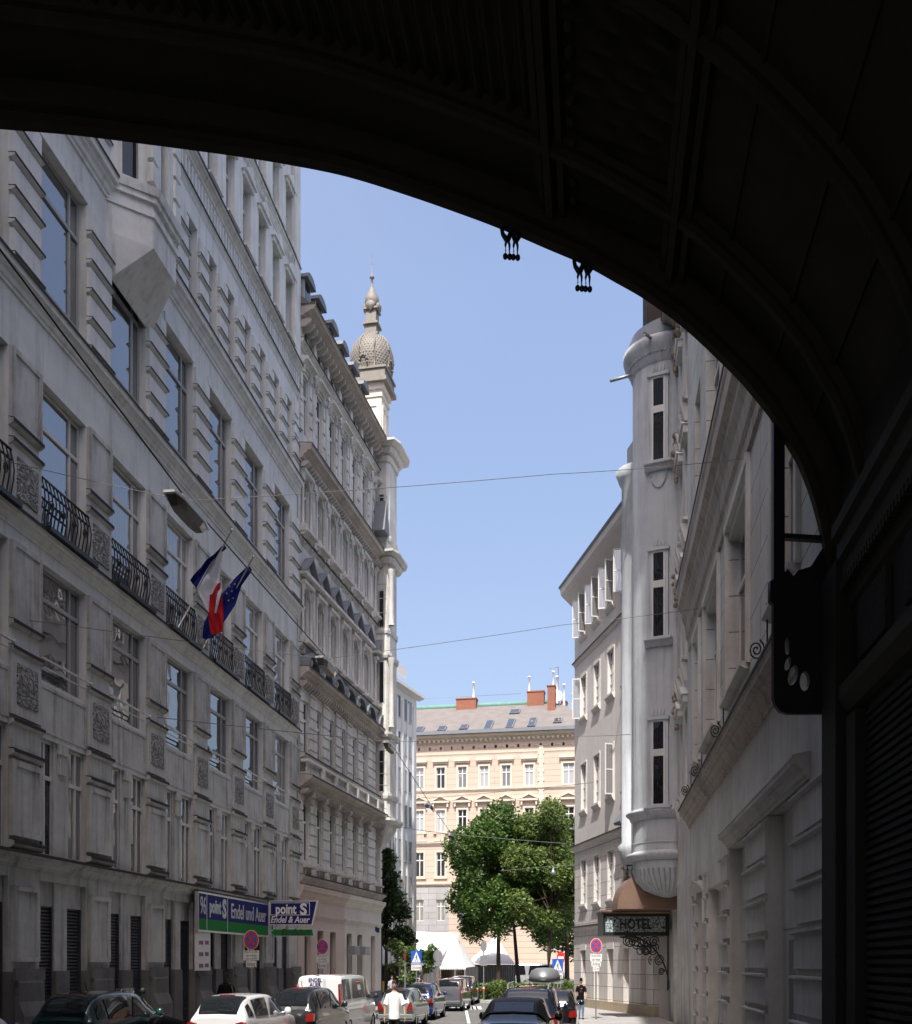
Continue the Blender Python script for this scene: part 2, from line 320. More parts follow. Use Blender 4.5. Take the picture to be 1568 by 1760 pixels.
def corn(fr, z0, z1, p, a0, a1, name='cornice', m='l1', parent=None): 
    b = fr.mb(); b.prof(cornice(z0, z1, p), a0, a1); o = b.build(name, m, parent or fr.root)
    if z1-z0 > .15: b = fr.mb(); b.prof([(p+.003, z1-.05), (p+.018, z1-.05), (p+.018, z1+.014), (0, z1+.12*p+.036), (0, z1+.12*p+.022), (p+.003, z1+.003)], a0-.01, a1+.01); b.build('flashing_shade_strip', 'flash_shade', o)  # dark flashing strip that paints in the cornice's black shade line
    return o
corn(f1, 4.36, 4.68, .22, 0, E1, m='l1low'); corn(f1, 11.5, 11.86, .2, 0, E1); corn(f1, 16.45, 16.95, .26, 0, E1); corn(f1, 21.5, 22.1, .3, 0, E1); corn(f1, 25.55, 25.8, .1, 0, E1)
corn(f1, 26.45, 26.8, .28, 0, E1); corn(f1, 30.4, 30.8, .18, 0, E1); corn(f1, 35.8, 36.6, .7, 0, E1)
b = f1.mb()
x = .3
while x < E1: b.box(x, x+.13, 0, .07, 25.9, 26.4); x += .26
b.build('dentil_frieze', 'l1', r1)
# pilaster of the lower floors, copied along the front
b = f1.mb(); w = BAY-OW
framed(b, .02, w-.02, 13.75, 15.25, 0, .11, .07, .035); ledge(b, 0, w, 13.6, 0, .12, .12, 2); ledge(b, 0, w, 13.2, 0, .12, .12, 2); b.box(.02, w-.02, 0, .07, 12.0, 13.2)
b.cur = 1; b.box(.2, w-.2, .07, .1, 12.15, 13.0); b.cur = 0
framed(b, .02, w-.02, 9.55, 11.2, 0, .11, .07, .035); ledge(b, 0, w, 9.4, 0, .12, .12, 2); ledge(b, 0, w, 8.85, 0, .12, .12, 2); b.box(.02, w-.02, 0, .07, 7.55, 8.85)
b.cur = 1; b.box(.2, w-.2, .07, .1, 7.8, 8.65); b.cur = 0
ledge(b, -.01, w+.01, 7.32, 0, .14, .12, 2); b.box(.02, w-.02, 0, .07, 6.85, 7.32); ledge(b, -.01, w+.01, 6.68, 0, .14, .12, 2)
framed(b, .02, w-.02, 5.0, 6.6, 0, .13, .07, .035); ledge(b, -.01, w+.01, 4.75, 0, .14, .14, 2)
pil = b.build('pilaster', ['l1low', 'worm', 'flash_shade'], r1)
b = f1.mb()
for k in range(5):
    z = 17.15 + k*.69; b.box(.04, w-.04, 0, .09, z, z+.58); ledge(b, 0, w, z-.03, .0, .15, .07, 2)
pu = b.build('banded_pilaster', ['l1', 'l1', 'flash_shade'], r1)
for i, (p, q) in enumerate(big):
    for o in (pil, pu):
        c = o if i == 0 else dup(o, r1); c.location = (q, 0, 0)
b = f1.mb()
for k in range(4):
    z = 22.25 + k*.64; b.box(.03, BAY/2-.82-.03, 0, .07, z, z+.52); ledge(b, 0, BAY/2-.82, z-.03, .0, .12, .06, 2)
ps = b.build('small_pilaster', ['l1', 'l1', 'flash_shade'], r1)
for i, (p, q) in enumerate(small):
    c = ps if i == 0 else dup(ps, r1); c.location = (q, 0, 0)
# stucco relief on upper floors near the far end
for p, q in small[-6:]:
    for z, h in ((27.3, 2.4), (31.0, 2.2)):
        b = f1.mb()
        b.box(p-.12, q+.12, 0, .1, z+h, z+h+.16); b.elev([(p-.2, z+h+.16), (q+.2, z+h+.16), ((p+q)/2, z+h+.6)], 0, .18); ledge(b, p-.15, q+.15, z-.12, 0, .18, .1)
        for k in range(5): b.ball(((p+q)/2+U(-.4, .4), -f1.sg*-1*.03, z-.35+U(-.2, .2)), U(.07, .14), 7)
        b.build('window_hood', 'l1', r1)
b = f1.mb()
for z in (23, 28, 32): 
    for k in range(3): b.box(E1-.62, E1-.1, 0, .12, z+k*.8, z+k*.8+.62)
b.box(E1-.75, E1, 0, .16, 26.8, 35.8)
b.build('end_pilaster', 'l1', r1)
for i, (p, q) in enumerate(big):
    c = (p+q)/2; g = lambda: random.choice(['gl', 'gl', 'gl2', 'glc'])
    window(r1, -1, p+.36, -.13, 4.72, .7, 2.6, 'cross', random.choice(['gl2', 'gld'])); window(r1, -1, q-.37, -.13, 4.72, .72, 2.6, 'cross', random.choice(['gl2', 'gl']))
    window(r1, -1, c, -.2, 8.62, OW-.06, 2.56, 'big', g(), 'gframe'); window(r1, -1, c, -.2, 11.95, OW-.06, 3.25, 'big', g(), 'wframe')
    window(r1, -1, c, -.2, 17.05, OW-.1, 3.5, 'four', 'gl', 'gframe')
for p, q in small:
    for z, h in ((22.12, 2.7), (27.32, 2.35), (31.02, 2.1)): window(r1, -1, (p+q)/2, -.24, z, .78, h, 'cross', random.choice(['gl', 'gl', 'gl2']))
# balconies
def balcony():
    b = MB(-1); w = OW-.02; R_ = empty('balcony'); n = 13
    def bulge(t): return .05 + .1*sin(pi*min(1, t*1.1))*(1-.3*t)
    for k in range(n+1):
        a = -w/2 + w*k/n; b.tube([(a, -bulge(1-t)-.0, .08+1.05*t) for t in (0, .2, .4, .6, .8, 1)], .017, 5)
    for a0, a1, z in ((-w/2, w/2, 1.14), (-w/2, w/2, .1), (-w/2, w/2, .93)): b.tube([(a0, -.07, z), (a1, -.07, z)], .028, 5)
    for k in range(4):
        a = -w*.36 + w*.24*k; pts = []
        for j in range(15):
            t = j/14*3.6*pi; rr = .13*(1-j/17); pts.append((a + rr*cos(t)*.8, -.13, .62 + rr*sin(t)))
        b.tube(pts, .016, 4)
    b.build('railing', 'blk', R_)
    b = MB(-1); b.box(-w/2-.05, w/2+.05, 0, .3, -.06, .04); b.build('floor_plate', 'blk', R_); return R_
bal = balcony()
for i, (p, q) in enumerate(big):
    c = bal if i == 0 else dup(bal); c.parent = r1; c.location = ((p+q)/2, .0, 11.9)
for i, (p, q) in enumerate(big):
    b = f1.mb(); z = 9.05
    b.tube([(p-.05, -.1, z), (q+.05, -.1, z)], .025, 5); b.tube([(p+.1, -.04, z-.16), (q-.05, -.04, z-.16)], .02, 5); b.ball((q+.05, -.1, z), .05)
    b.build('window_rail', 'wframe', r1)
# roller shutters and doors on the ground floor
for i, (p, q) in enumerate(big):
    for a0, a1 in ((p+.04, p+.76), (p+1.32, q-.04)):
        b = f1.mb(); b.box(a0, a1, -.3, -.12, 3.6, 4.15); b.build('fascia_panel', 'l1low', r1)
        b = f1.mb(); z = .02 + (1.2 if (i == 2 and a0 > p+1) else 0)
        b.box(a0, a1, -.3, -.2, 0, z + .01)
        while z < 3.6: b.prof([(-.2, z), (-.15, z+.02), (-.15, z+.06), (-.2, z+.08)], a0+.05, a1-.05); z += .08
        b.box(a0, a0+.05, -.3, -.11, 0, 3.6); b.box(a1-.05, a1, -.3, -.11, 0, 3.6)
        b.build('roller_shutter', 'shut', r1)
# pointed bay (oriel)
bs = [S(25.93), S(26.7), S(28.1), S(28.9)]; P = .9
wall = [(bs[0], 0), (bs[0]+.04, 0), (bs[3]-.04, 0), (bs[3], 0)]
pl = [(bs[0], 0), (bs[1], P), (bs[2], P), (bs[3], 0)]
b = f1.mb(); b.plan([(bs[0]+.2, 0), (bs[0]+.25, .02), (bs[3]-.45, .02), (bs[3]-.4, 0)], 19.65, 20.7, top=pl); b.plan(pl, 20.7, 22.1)
def grow(pl, e): c = sum(a for a, n in pl)/4; return [((a-c)*(1+e*.6)+c, n+(e if n > 0 else 0)) for a, n in pl]
b.plan(grow(pl, .06), 21.45, 21.6); b.plan(grow(pl, .16), 21.95, 22.14, top=grow(pl, .2)); b.plan(grow(pl, .1), 21.8, 21.95)
o = b.build('bay_window_base', 'l1', r1)
b = f1.mb()
def along(p, q, t): return (p[0]+(q[0]-p[0])*t, p[1]+(q[1]-p[1])*t)
for (p, q) in ((pl[0], pl[1]), (pl[1], pl[2]), (pl[2], pl[3])):
    for t0, t1, z0, z1 in ((0, .33, 22.14, 25.6), (.67, 1, 22.14, 25.6), (.33, .67, 24.9, 25.6), (.33, .67, 22.14, 22.3)):
        A, B = along(p, q, t0), along(p, q, t1); nx, ny = -(q[1]-p[1]), (q[0]-p[0]); L = math.hypot(nx, ny); nx, ny = -nx/L*.2, -ny/L*.2
        b.plan([A, B, (B[0]+nx*-1*-1, B[1]+ny), (A[0]+nx, A[1]+ny)], z0, z1)
for k in range(5):
    z = 22.3+k*.6
    for c_ in (pl[1], pl[2]): b.box(c_[0]-.18, c_[0]+.18, c_[1]-.1, c_[1]+.07, z, z+.48)
b.plan(grow(pl, .15), 25.6, 25.9); b.plan(pl, 25.9, 31)
b.build('bay_window_storey', 'l1', r1)
gpl = [(bs[0]+.1, -.05), (bs[1]+.12, P-.2), (bs[2]-.12, P-.2), (bs[3]-.1, -.05)]
b = f1.mb(); b.plan(gpl, 22.2, 25); b.build('bay_window_glass', 'gld', r1)
b = f1.mb(); b.prof([(-.5, 36.6), (.6, 36.6), (-3, 40.5), (-9, 41), (-12, 37)], 0, E1); b.build('roof', 'slate', r1)
# shop signs (rest on the wall, things of their own)
def sign_frame(px): return None
sy0, sy1 = 31.1, 37.7
t = empty('shop_sign', (f1.k*sy0-12.02, sy0, 0), pi/2-f1.th); tag(t, 'long navy and green tyre shop sign flat on the left wall above the shop windows', 'sign')
L = (sy1-sy0)/cos(f1.th); b = MB(-1); b.box(0, L, -.08, .04, 3.28, 4.5); b.build('sign_frame', 'alu', t)
b = MB(-1); b.box(.05, L-.05, .04, .05, 3.68, 4.44); b.build('navy_panel', 'navy', t)
b = MB(-1); b.box(.05, L-.05, .04, .052, 3.34, 3.68); b.build('green_panel', 'grn', t)
b = MB(-1); b.box(.62, .65, .05, .062, 3.34, 4.44); b.box(2.42, 2.45, .05, .062, 3.34, 4.44); b.build('divider', 'silt', t)
text('96', 'lettering', .78, 'silt', t, (.34, -.056, 4.06), 0, .62, 1); text('point', 'lettering', .52, 'silt', t, (1.35, -.056, 4.08), 0, .9, 1.15, bold=.018)
text('S', 'lettering', .8, 'silt', t, (2.15, -.056, 4.04), 0, .95, 1, bold=.035); text('Endel und Auer', 'lettering', .62, 'silt', t, (4.55, -.056, 4.02), 0, .92, 1.1, bold=.008)
t = empty('notice_board', (f1.k*31.15-12.06, 31.15, 0), pi/2-f1.th); tag(t, 'narrow white notice board hanging below the left end of the navy shop sign', 'sign')
b = MB(-1); b.box(0, 1.05, -.06, .03, 2.1, 3.27); b.build('board', 'wsign', t)
b = MB(-1)
for k, m in enumerate((2.95, 2.6, 2.25)): b.box(.12, .45, .03, .036, m-.06, m+.06); b.box(.6, .9, .03, .036, m-.05, m+.07)
b.build('printed_mark', plain('faded_red_blue_print', (.25, .08, .16), .6), t)
# projecting sign facing the viewer
Y = 37.9; p0 = at(463, 0, Y).x; p1 = at(547, 0, Y).x; W = p1-p0; z1 = at(0, 1548, Y).z; z0 = at(0, 1590, Y).z
t = empty('projecting_sign', (p0, Y, 0)); tag(t, 'navy sign board with slanted end projecting from the left wall', 'sign')
b = MB(1); b.elev([(0, z0), (W*.88, z0), (W, z1), (0, z1)], 0, .12); b.build('panel_edge', 'wsign', t)
b = MB(1); b.elev([(.03, z0+.03), (W*.865, z0+.03), (W*.965, z1-.03), (.03, z1-.03)], -.006, 0.02); b.build('navy_panel', 'navy', t)
b = MB(1); zz = z0+.36; x0, x1, y0, y1 = .04, W*.83, zz, z1-.07
for q in ((x0, x1, y0, y0+.02), (x0, x1, y1-.02, y1), (x0, x0+.02, y0+.02, y1-.02), (x1-.02, x1, y0+.02, y1-.02)): b.box(q[0], q[1], -.012, -.006, q[2], q[3])
b.build('white_border', 'wsign', t)
text('point', 'lettering', .46, 'wsign', t, (W*.34, -.014, (y0+y1)/2-.02), 0, .78, 1.1, bold=.014); text('S', 'lettering', .56, 'wsign', t, (W*.7, -.016, (y0+y1)/2-.03), 0, 1.0, 1, bold=.02)
text('Endel & Auer', 'lettering', .31, 'wsign', t, (W*.42, -.014, z0+.19), 0, .84, 1.1, .25, bold=.006)
z1 = at(0, 1597.5, Y).z; z0 = at(0, 1608, Y).z; zt = at(0, 1591, Y).z; zb = at(0, 1614, Y).z; x0 = 0.04
t = empty('entrance_arrow_sign', (p0, Y, 0)); tag(t, 'green arrow board pointing left, hung beneath the navy projecting sign', 'sign')
W2 = W*.93
b = MB(1); zm = (z1+z0)/2; b.elev([(0, zm), (.32, zb), (.26, z0-.03), (W2, z0-.03), (W2-.06, z1+.03), (.26, z1+.03), (.32, zt)], 0, .06); b.build('arrow_edge', 'silt', t)
b = MB(1); b.elev([(.05, zm), (.26, zb+.07), (.22, z0), (W2-.05, z0), (W2-.09, z1), (.22, z1), (.26, zt-.07)], -.008, 0.0); b.build('green_panel', 'grn', t)
text('Einfahrt', 'lettering', .33, 'txt', t, (W2*.58, -.012, zm), 0, 1.05, 1.05, .2, bold=.004)
b = MB(1); b.tube([(-.3, .06, 4.6), (W*.9, .06, 4.6)], .025); b.tube([(.1, .06, 4.7), (.1, .06, zb+.1)], .02); b.build('bracket', 'blk', t)
# flags on the balcony: cloth hanging in folds from slanted poles
def flag(name, label, base, tip, Y, sheets):
    t = empty(name, tuple(base)); tag(t, label, 'flag', 'flags on the left balcony'); d = Vector(tip)-Vector(base)
    b = MB(1); b.tube([(0, 0, 0), d], .022, 6); b.ball(d, .045); b.build('flag_pole', 'alu', t)
    def pl_at(P, u):
        x = u*(len(P)-1); i = min(int(x), len(P)-2); f = x-i; return P[i][0]+(P[i+1][0]-P[i][0])*f, P[i][1]+(P[i+1][1]-P[i][1])*f
    b = MB(1)
    for ci, (Lp, Rp, off) in enumerate(sheets):
        b.cur = min(ci, 2) if len(sheets) > 1 else 0; n, m = 16, 8; vs = []
        for i in range(n+1):
            A, B = pl_at(Lp, i/n), pl_at(Rp, i/n)
            for j in range(m+1):
                f = j/m; p = at(A[0]+(B[0]-A[0])*f, A[1]+(B[1]-A[1])*f, Y) - Vector(base); p.y = p.y + off + .07*sin(f*7+i*.35)+.03*sin(f*13-i*.5); vs.append(p)
        for i in range(n):
            for j in range(m): o = i*(m+1)+j; b.add([vs[o], vs[o+1], vs[o+m+2], vs[o+m+1]], [(0, 1, 2, 3)], True)
    b.build('flag_cloth', ['fblue', 'fwhite', 'fred'] if len(sheets) > 1 else 'fblue', t); return t
bA = Vector((f1.k*29.9-12.15, 29.9, 11.95)); bB = Vector((f1.k*31.6-12.15, 31.6, 11.75))
fa = flag('tricolour_flag', 'blue white and red flag hanging limp from a slanted pole on a left balcony', bA, at(399, 911, 28.9), 29.3,
  [([(386, 934), (354, 964), (328, 999)], [(389, 941), (368, 960), (338, 1012)], 0), ([(370, 955), (352, 984), (338, 1012), (358, 1052)], [(382, 945), (378, 990), (382, 1015), (372, 1054)], .03), ([(361, 1022), (357, 1055), (364, 1091)], [(379, 1000), (385, 1050), (384, 1087)], 0)])
fb = flag('dark_blue_flag', 'dark blue starred flag hanging in folds from the farther slanted balcony pole', bB, at(436, 957, 30.6), 30.9,
  [([(428, 971), (404, 992), (374, 1028), (352, 1070), (349, 1098)], [(433, 979), (415, 1006), (405, 1040), (390, 1064), (366, 1098)], 0)])
for px, py in ((404, 1004), (399, 1016), (401, 1028), (393, 1032), (390, 1020), (395, 1008)):
    b = MB(1); b.ball(at(px, py, 30.7)-bB, .02, 6); b.build('gold_star', 'yel', fb)
random.seed(11)
# ================================================================ LEFT HOUSE 2 (ornate)
f2 = Frm('ornate_corner_house', 1145, 15.1, 42.45, 'L', 'richly ornamented stucco corner house with pedimented windows and a domed corner tower', 'building')
r2 = f2.root; S2 = f2.s; E2 = S2(54.8); CY = [43.3, 44.98, 46.68, 48.38, 50.08, 51.78, 53.95]; C2 = [S2(y) for y in CY]
b = f2.mb(); b.box(0, E2, -12, -.3, 0, 29.2); OW2 = .74
ops = [(c-OW2/2, c+OW2/2) for c in C2]
def row2(b, z0, z1, o, n=0., back=-.32, a1=E2): row(b, z0, z1, o, n, 0, a1, back)
row2(b, 5.95, 6.6, []); row2(b, 6.6, 9.1, ops); row2(b, 9.1, 11.0, []); row2(b, 11.0, 13.3, ops); row2(b, 13.3, 15.9, []); row2(b, 15.9, 18.0, ops)
row2(b, 18, 20.5, []); row2(b, 20.5, 22.6, ops); row2(b, 22.6, 24.4, []); row2(b, 24.4, 26.9, ops); row2(b, 26.9, 29.2, [])
for z0, z1 in ((6, 9.3), (10.95, 14.0)):             # banded masonry
    z = z0
    while z < z1-.3:
        x = 0
        for p, q in ops + [(E2, E2)]:
            if p-x > .15: b.box(x+.03, p-.06, 0, .07, z, z+.36)
            x = q+.03
        z += .45
b.build('wall', 'l2', r2)
for z0, z1, p, m in ((5.6, 5.98, .3, 'l2b'), (9.55, 10.05, .62, 'l2b'), (10.75, 10.98, .3, 'l2'), (14.0, 14.5, .5, 'l2b'), (15.3, 15.5, .2, 'l2'), (19.7, 19.9, .15, 'l2'), (23.0, 23.65, .6, 'l2b'), (27.7, 28.0, .25, 'l2'), (28.85, 29.3, .75, 'l2b')): corn(f2, z0, z1, p, 0, E2+.02, 'cornice', m)
def modillions(b, z, h, n0, n1, step, a1, w=.16, a0=.1):
    x = a0
    while x < a1: b.prof([(n0, z), (n1*.55, z), (n1, z+h*.5), (n1, z+h), (n0, z+h)], x, x+w); x += step
for a_ in ((9.33, .22, .4, .28, .09), (28.55, .3, .5, .42, .1), (22.8, .2, .4, .28, .09), (13.75, .24, .32, .3, .1)): b = f2.mb(); modillions(b, a_[0], a_[1], 0, a_[2], a_[3], E2, a_[4]); b.build('bracket_row', 'l2b', r2)
b = f2.mb(); x = .15; b.box(0, E2, .04, .5, 10.1, 10.2); b.box(0, E2, .1, .46, 10.62, 10.74)
while x < E2:
    b.lathe([(.03, 0), (.06, .12), (.03, .25), (.05, .42)], (x, -f2.sg*-1*-.0 - .3, 10.2), 6); x += .16 if int(x/.85) % 2 else .16
    if int(x/1.7) != int((x-.16)/1.7): b.box(x, x+.25, .1, .5, 10.2, 10.62); x += .3
b.build('balustrade', 'l2', r2)
def mk(fn, name, m, parent, bev=0): b = MB(-1); fn(b); return b.build(name, m, parent)
def w_arch(b):       # pedimented surround, origin at window sill centre, h 2.1
    for s in (-1, 1):
        b.lathe([(.09, 0), (.07, .1), (.065, 1.9), (.1, 2.0), (.11, 2.15)], (s*.5, -.07, 0), 8); b.box(s*.52-.14, s*.52+.14, 0, .24, -.3, 0)
    b.box(-.62, .62, 0, .22, 2.15, 2.3)
    n = 8
    for k in range(n):
        a0, a1 = pi*k/n, pi*(k+1)/n; b.elev([(.37*cos(a0), 1.75+.36*sin(a0)), (.52*cos(a0), 1.75+.5*sin(a0)), (.52*cos(a1), 1.75+.5*sin(a1)), (.37*cos(a1), 1.75+.36*sin(a1))], -.1, .08)
    b.elev([(-.42, 1.75), (-.42, 2.15), (.42, 2.15), (.42, 1.75)], -.3, -.18)
    for k in range(6): b.ball((U(-.5, .5), -.12, 2.4+U(-.05, .25)), U(.06, .11), 6)
def ped(b): b.elev([(-.78, 2.55), (.78, 2.55), (0, 3.3)], 0, .1); b.elev([(-.86, 2.45), (.86, 2.45), (.86, 2.58), (-.86, 2.58)], 0, .34)
def pedroof(b): b.elev([(-.9, 2.58), (-.75, 2.58), (0, 3.28), (.75, 2.58), (.9, 2.58), (0, 3.4)], -.0, .36)
def sega(b): 
    n = 8; P = [(.8*cos(pi*k/n), .72*sin(pi*k/n)+2.2) for k in range(n+1)]; b.elev([(.7*cos(pi*k/n), .6*sin(pi*k/n)+2.2) for k in range(n+1)], 0, .12)
def segroof(b):
    n = 8
    for k in range(n):
        a0, a1 = pi*k/n, pi*(k+1)/n; b.elev([(.72*cos(a0), 2.2+.62*sin(a0)), (.84*cos(a0), 2.2+.76*sin(a0)), (.84*cos(a1), 2.2+.76*sin(a1)), (.72*cos(a1), 2.2+.62*sin(a1))], -.0, .42)
def hat(b): b.prof([(0, 0), (.1, 0), (.2, .1), (.34, .14), (.34, .24), (0, .34)], -.62, .62); b.box(-.52, -.4, 0, .14, -.3, 0); b.box(.4, .52, 0, .14, -.3, 0); b.box(-.5, .5, -.05, .05, -.12, 0)
def lion(b):
    for s in (0,): b.prof([(0, -.1), (.1, -.1), (.2, .1), (.42, .3), (.42, .45), (0, .45)], -.14, .14); b.ball((0, -.22, .1), .15, 8); b.ball((0, -.3, -.02), .09, 6)
def corbel(b): b.prof([(0, .3), (.26, .3), (.26, .22), (0, .18)], -.55, .55); [b.lathe([(.01, -.3), (.05, -.15), (.09, 0), (.08, .18)], (s*.3, -.08, .05), 6) for s in (-1, 0, 1)]
kinds = [('window_surround', w_arch, 'l2', 15.9), ('pediment', ped, 'l2', 15.9), ('pediment_roof', pedroof, 'zinc', 15.9), ('window_surround', w_arch, 'l2', 20.5), ('window_hood', hat, 'l2', 20.05), ('window_hood', hat, 'l2', 27.15),
         ('window_hood', hat, 'l2', 15.45), ('arched_pediment', sega, 'l2', 12.3), ('arched_roof', segroof, 'zinc', 12.3), ('lion_bracket', lion, 'l2b', 9.0), ('sill_corbel', corbel, 'l2b', 6.1)]
for nm, fn, m, z in kinds:
    o = mk(fn, nm, m, r2)
    for i, c in enumerate(C2):
        q = o if i == 0 else dup(o, r2); q.location = (c, 0, z)
for i, c in enumerate(C2):
    b = f2.mb(); x = c + .85
    for z0, z1 in ((20.0, 22.8), (23.7, 27.6), (15.55, 19.6)):
        b.box(x-.13, x+.13, 0, .1, z0, z1); b.box(x-.18, x+.18, 0, .18, z1-.35, z1-.05); b.box(x-.17, x+.17, 0, .16, z0, z0+.25)
        for k in range(3): b.ball((x+U(-.08, .08), -.16, z1-.45-k*.12), .07, 6)
    b.box(x-.16, x+.16, .02, .16, 28.1, 28.75)
    for k in range(4): z = 24.4+k*.62; b.box(c-.72, c-.45, 0, .06, z, z+.5); b.box(c+.45, c+.7, 0, .06, z, z+.5)
    b.ball((c, -.06, 14.9), .28, 8); b.ball((c-.45, -.06, 14.75), .14, 6); b.ball((c+.45, -.06, 14.75), .14, 6); b.build('pilaster_relief', 'l2', r2)
for c in C2: b = f2.mb(); b.elev([(c+.17*cos(2*pi*k/10), 28.42+.26*sin(2*pi*k/10)) for k in range(10)], -.01, .012); b.build('attic_opening', 'gld', r2)
for c in C2:
    for z, h in ((6.62, 2.46), (11.02, 2.26), (15.92, 2.06), (20.52, 2.06), (24.42, 2.46)): window(r2, -1, c, -.12, z, OW2-.02, h, 'T', random.choice(['gl', 'gld', 'gld', 'gl2']))
# ground floor, pink half and cream half
EP = S2(48.6)
for a0, a1, m, nm in ((0, EP, 'pink', 'shop_front'), (EP, E2, 'cream_r', 'cream_shop_front')):
    b = f2.mb(); o2 = [(S2(y)-.42, S2(y)+.42) for y in (43.6, 45.2, 46.9, 49.3, 51.0, 53.3) if a0 < S2(y) < a1]
    row(b, .0, .9, [], -.0, a0, a1); row(b, .9, 3.75, o2, 0, a0, a1); row(b, 3.75, 5.6, [], 0, a0, a1); b.prof(cornice(4.2, 4.42, .12), a0, a1); b.prof(cornice(5.0, 5.55, .28), a0, a1)
    b.build(nm, m, r2)
    for p, q in o2: window(r2, -1, (p+q)/2, -.22, .95, .82, 2.78, 'plain', 'gld', 'gframe', 'shop_window')
for y in (49.3, 51.0): c = S2(y); b = f2.mb(); b.box(c-.4, c+.4, .02, .4, 2.75, 3.15); [b.box(c-.36+k*.2, c-.3+k*.2, .4, .42, 2.8, 3.1) for k in range(4)]; b.build('air_conditioner', 'metal', r2)
b = f2.mb(); b.box(0, E2, .0, .05, 0, .9); b.build('plinth', plaster('blue_grey_stone', (.14, .15, .18), (.06, .06, .07), .4), r2)
b = f2.mb(); b.box(E2-.9, E2-.5, 0, .05, 3.95, 4.2); b.box(E2-1.15, E2-1.02, 0, .05, 4.0, 4.25); b.build('street_plate', 'navy', r2)
# corner bay
A0, A1 = E2-1.0, E2+.75
b = f2.mb(); pl2 = [(A0, -.6), (A0, .56), (A0+.2, .7), (A1-.2, .7), (A1, .55), (A1, -2.2), (A0, -2.2)]
b.plan(pl2, 10.0, 29.0); b.plan([(a*1.0, n) for a, n in pl2], 9.4, 9.95)
b.plan([(A0+.5, -1), (A0+.5, .1), (A0+.6, .12), (A1-.6, .1), (A1-.5, .1), (A1-.5, -2), (A0+.5, -2)], 8.4, 9.4, top=pl2)
for z in [10.4+.6*k for k in range(6)] + [19.8+.75*k for k in range(12)]:
    if z < 28.3: b.box(A0-.02, A1+.02, -2, .58, z, z+.03)
for z, hh in ((14.6, 3.6), (19.9, 2.9)): b.lathe([(.16, 0), (.13, .15), (.12, hh-.4), (.18, hh-.2), (.2, hh)], (A0+.1, -.8, z), 10)
b.build('corner_bay', 'l2', r2)
def gp(e): return [(A0-e, -.6), (A0-e, .56+e*.9), (A0+.2-e*.4, .7+e), (A1-.2+e*.4, .7+e), (A1+e, .55+e*.9), (A1+e, -2.2), (A0-e, -2.2)]
for z, e in ((9.6, .34), (10.9, .12), (14.1, .16), (18.2, .12), (19.5, .08), (23.1, .3), (23.4, .55), (24.3, .08), (28.4, .12), (28.8, .34), (29.05, .66)): b = f2.mb(); b.plan(gp(e*.7), z, z+.14, top=gp(e)); b.plan(gp(e), z+.14, z+.26); b.build('corner_moulding', 'l2', r2)
for z in (11.3, 15.9, 19.3+.3, 24.6):
    b = f2.mb(); b.box(A0-.01, A0+.02, .2, .42, z, z+2.1); b.build('slit_window', 'gld', r2)
    b = f2.mb(); b.box(A0-.05, A0+.01, .16, .2, z, z+2.1); b.box(A0-.05, A0+.01, .42, .46, z, z+2.1); b.build('window_frame', 'gframe', r2)
b = f2.mb(); b.elev([(A0-.9, 24.5), (A0+.1, 24.5), (A0-.4, 26.2)], .1, .7); b.build('gable', 'zinc', r2)
b = f2.mb(); b.prof([(.3, 29.3), (.62, 29.34), (-.5, 30.2), (-6, 31.8), (-12, 29.3)], 0, E2+.5); b.build('roof', 'slate', r2)
def dorm(b): b.box(-.42, .42, -1.2, .1, 29.3, 30.6)
def dormr(b):
    n = 7; Pp = [(-.54, 30.5)] + [(.5*cos(pi-pi*k/n), 30.58+.26*sin(pi*k/n)) for k in range(n+1)] + [(.54, 30.5)]; b.elev(Pp, -1.3, .3)
def dormw(b): b.box(-.28, .28, .1, .115, 29.5, 30.5)
D0 = mk(dorm, 'dormer', 'gframe', r2); q = mk(dormr, 'dormer_roof', 'zinc', D0); q = mk(dormw, 'dormer_window', 'gld', D0)
for i, y in enumerate((42.9, 44.3, 46.0, 47.55, 49.2, 50.8)):
    c = D0 if i == 0 else dup(D0, r2); c.location = (S2(y)+.35, 0, .2)
# tower
ty = 56.2; tc = at(640, 0, ty); tl = f2.wl((tc.x, ty, 0)); tx, tn = tl.x, tl.y
b = f2.mb(); w = .72
b.cbox(tx, tn, 29, 1.44, 1.44, 4.1); b.cbox(tx, tn, 33.1, 1.7, 1.7, .3); b.cbox(tx, tn, 32.7, 1.56, 1.56, .2)
for sx, sy in ((0, 1), (0, -1), (1, 0), (-1, 0)):
    n = 8; 
    for o in (-.3, .3):
        if sy: b.cbox(tx+o, tn+sy*.73, 30.2, .5, .08, .12); [b.cbox(tx+o+.21*s, tn+sy*.73, 30.3, .09, .08, 1.9) for s in (-1, 1)]; b.cbox(tx+o, tn+sy*.73, 32.2, .5, .08, .2)
        else: b.cbox(tx+sx*.73, tn+o, 30.2, .08, .5, .12); [b.cbox(tx+sx*.73, tn+o+.21*s, 30.3, .08, .09, 1.9) for s in (-1, 1)]; b.cbox(tx+sx*.73, tn+o, 32.2, .08, .5, .2)
b.build('tower', 'cream_r', r2)
b = f2.mb(); b.cbox(tx, tn, 33.4, 2.15, 2.15, .22); b.cbox(tx, tn, 33.62, 1.95, 1.95, .5); b.cbox(tx, tn, 34.1, 2.1, 2.1, .12)
pr = [(1.0, 34.2), (1.08, 34.6), (1.14, 35.0), (1.1, 35.4), (.98, 35.8), (.76, 36.1), (.5, 36.3), (.42, 36.36)]
b.lathe(pr, (tx, tn, 0), 28)
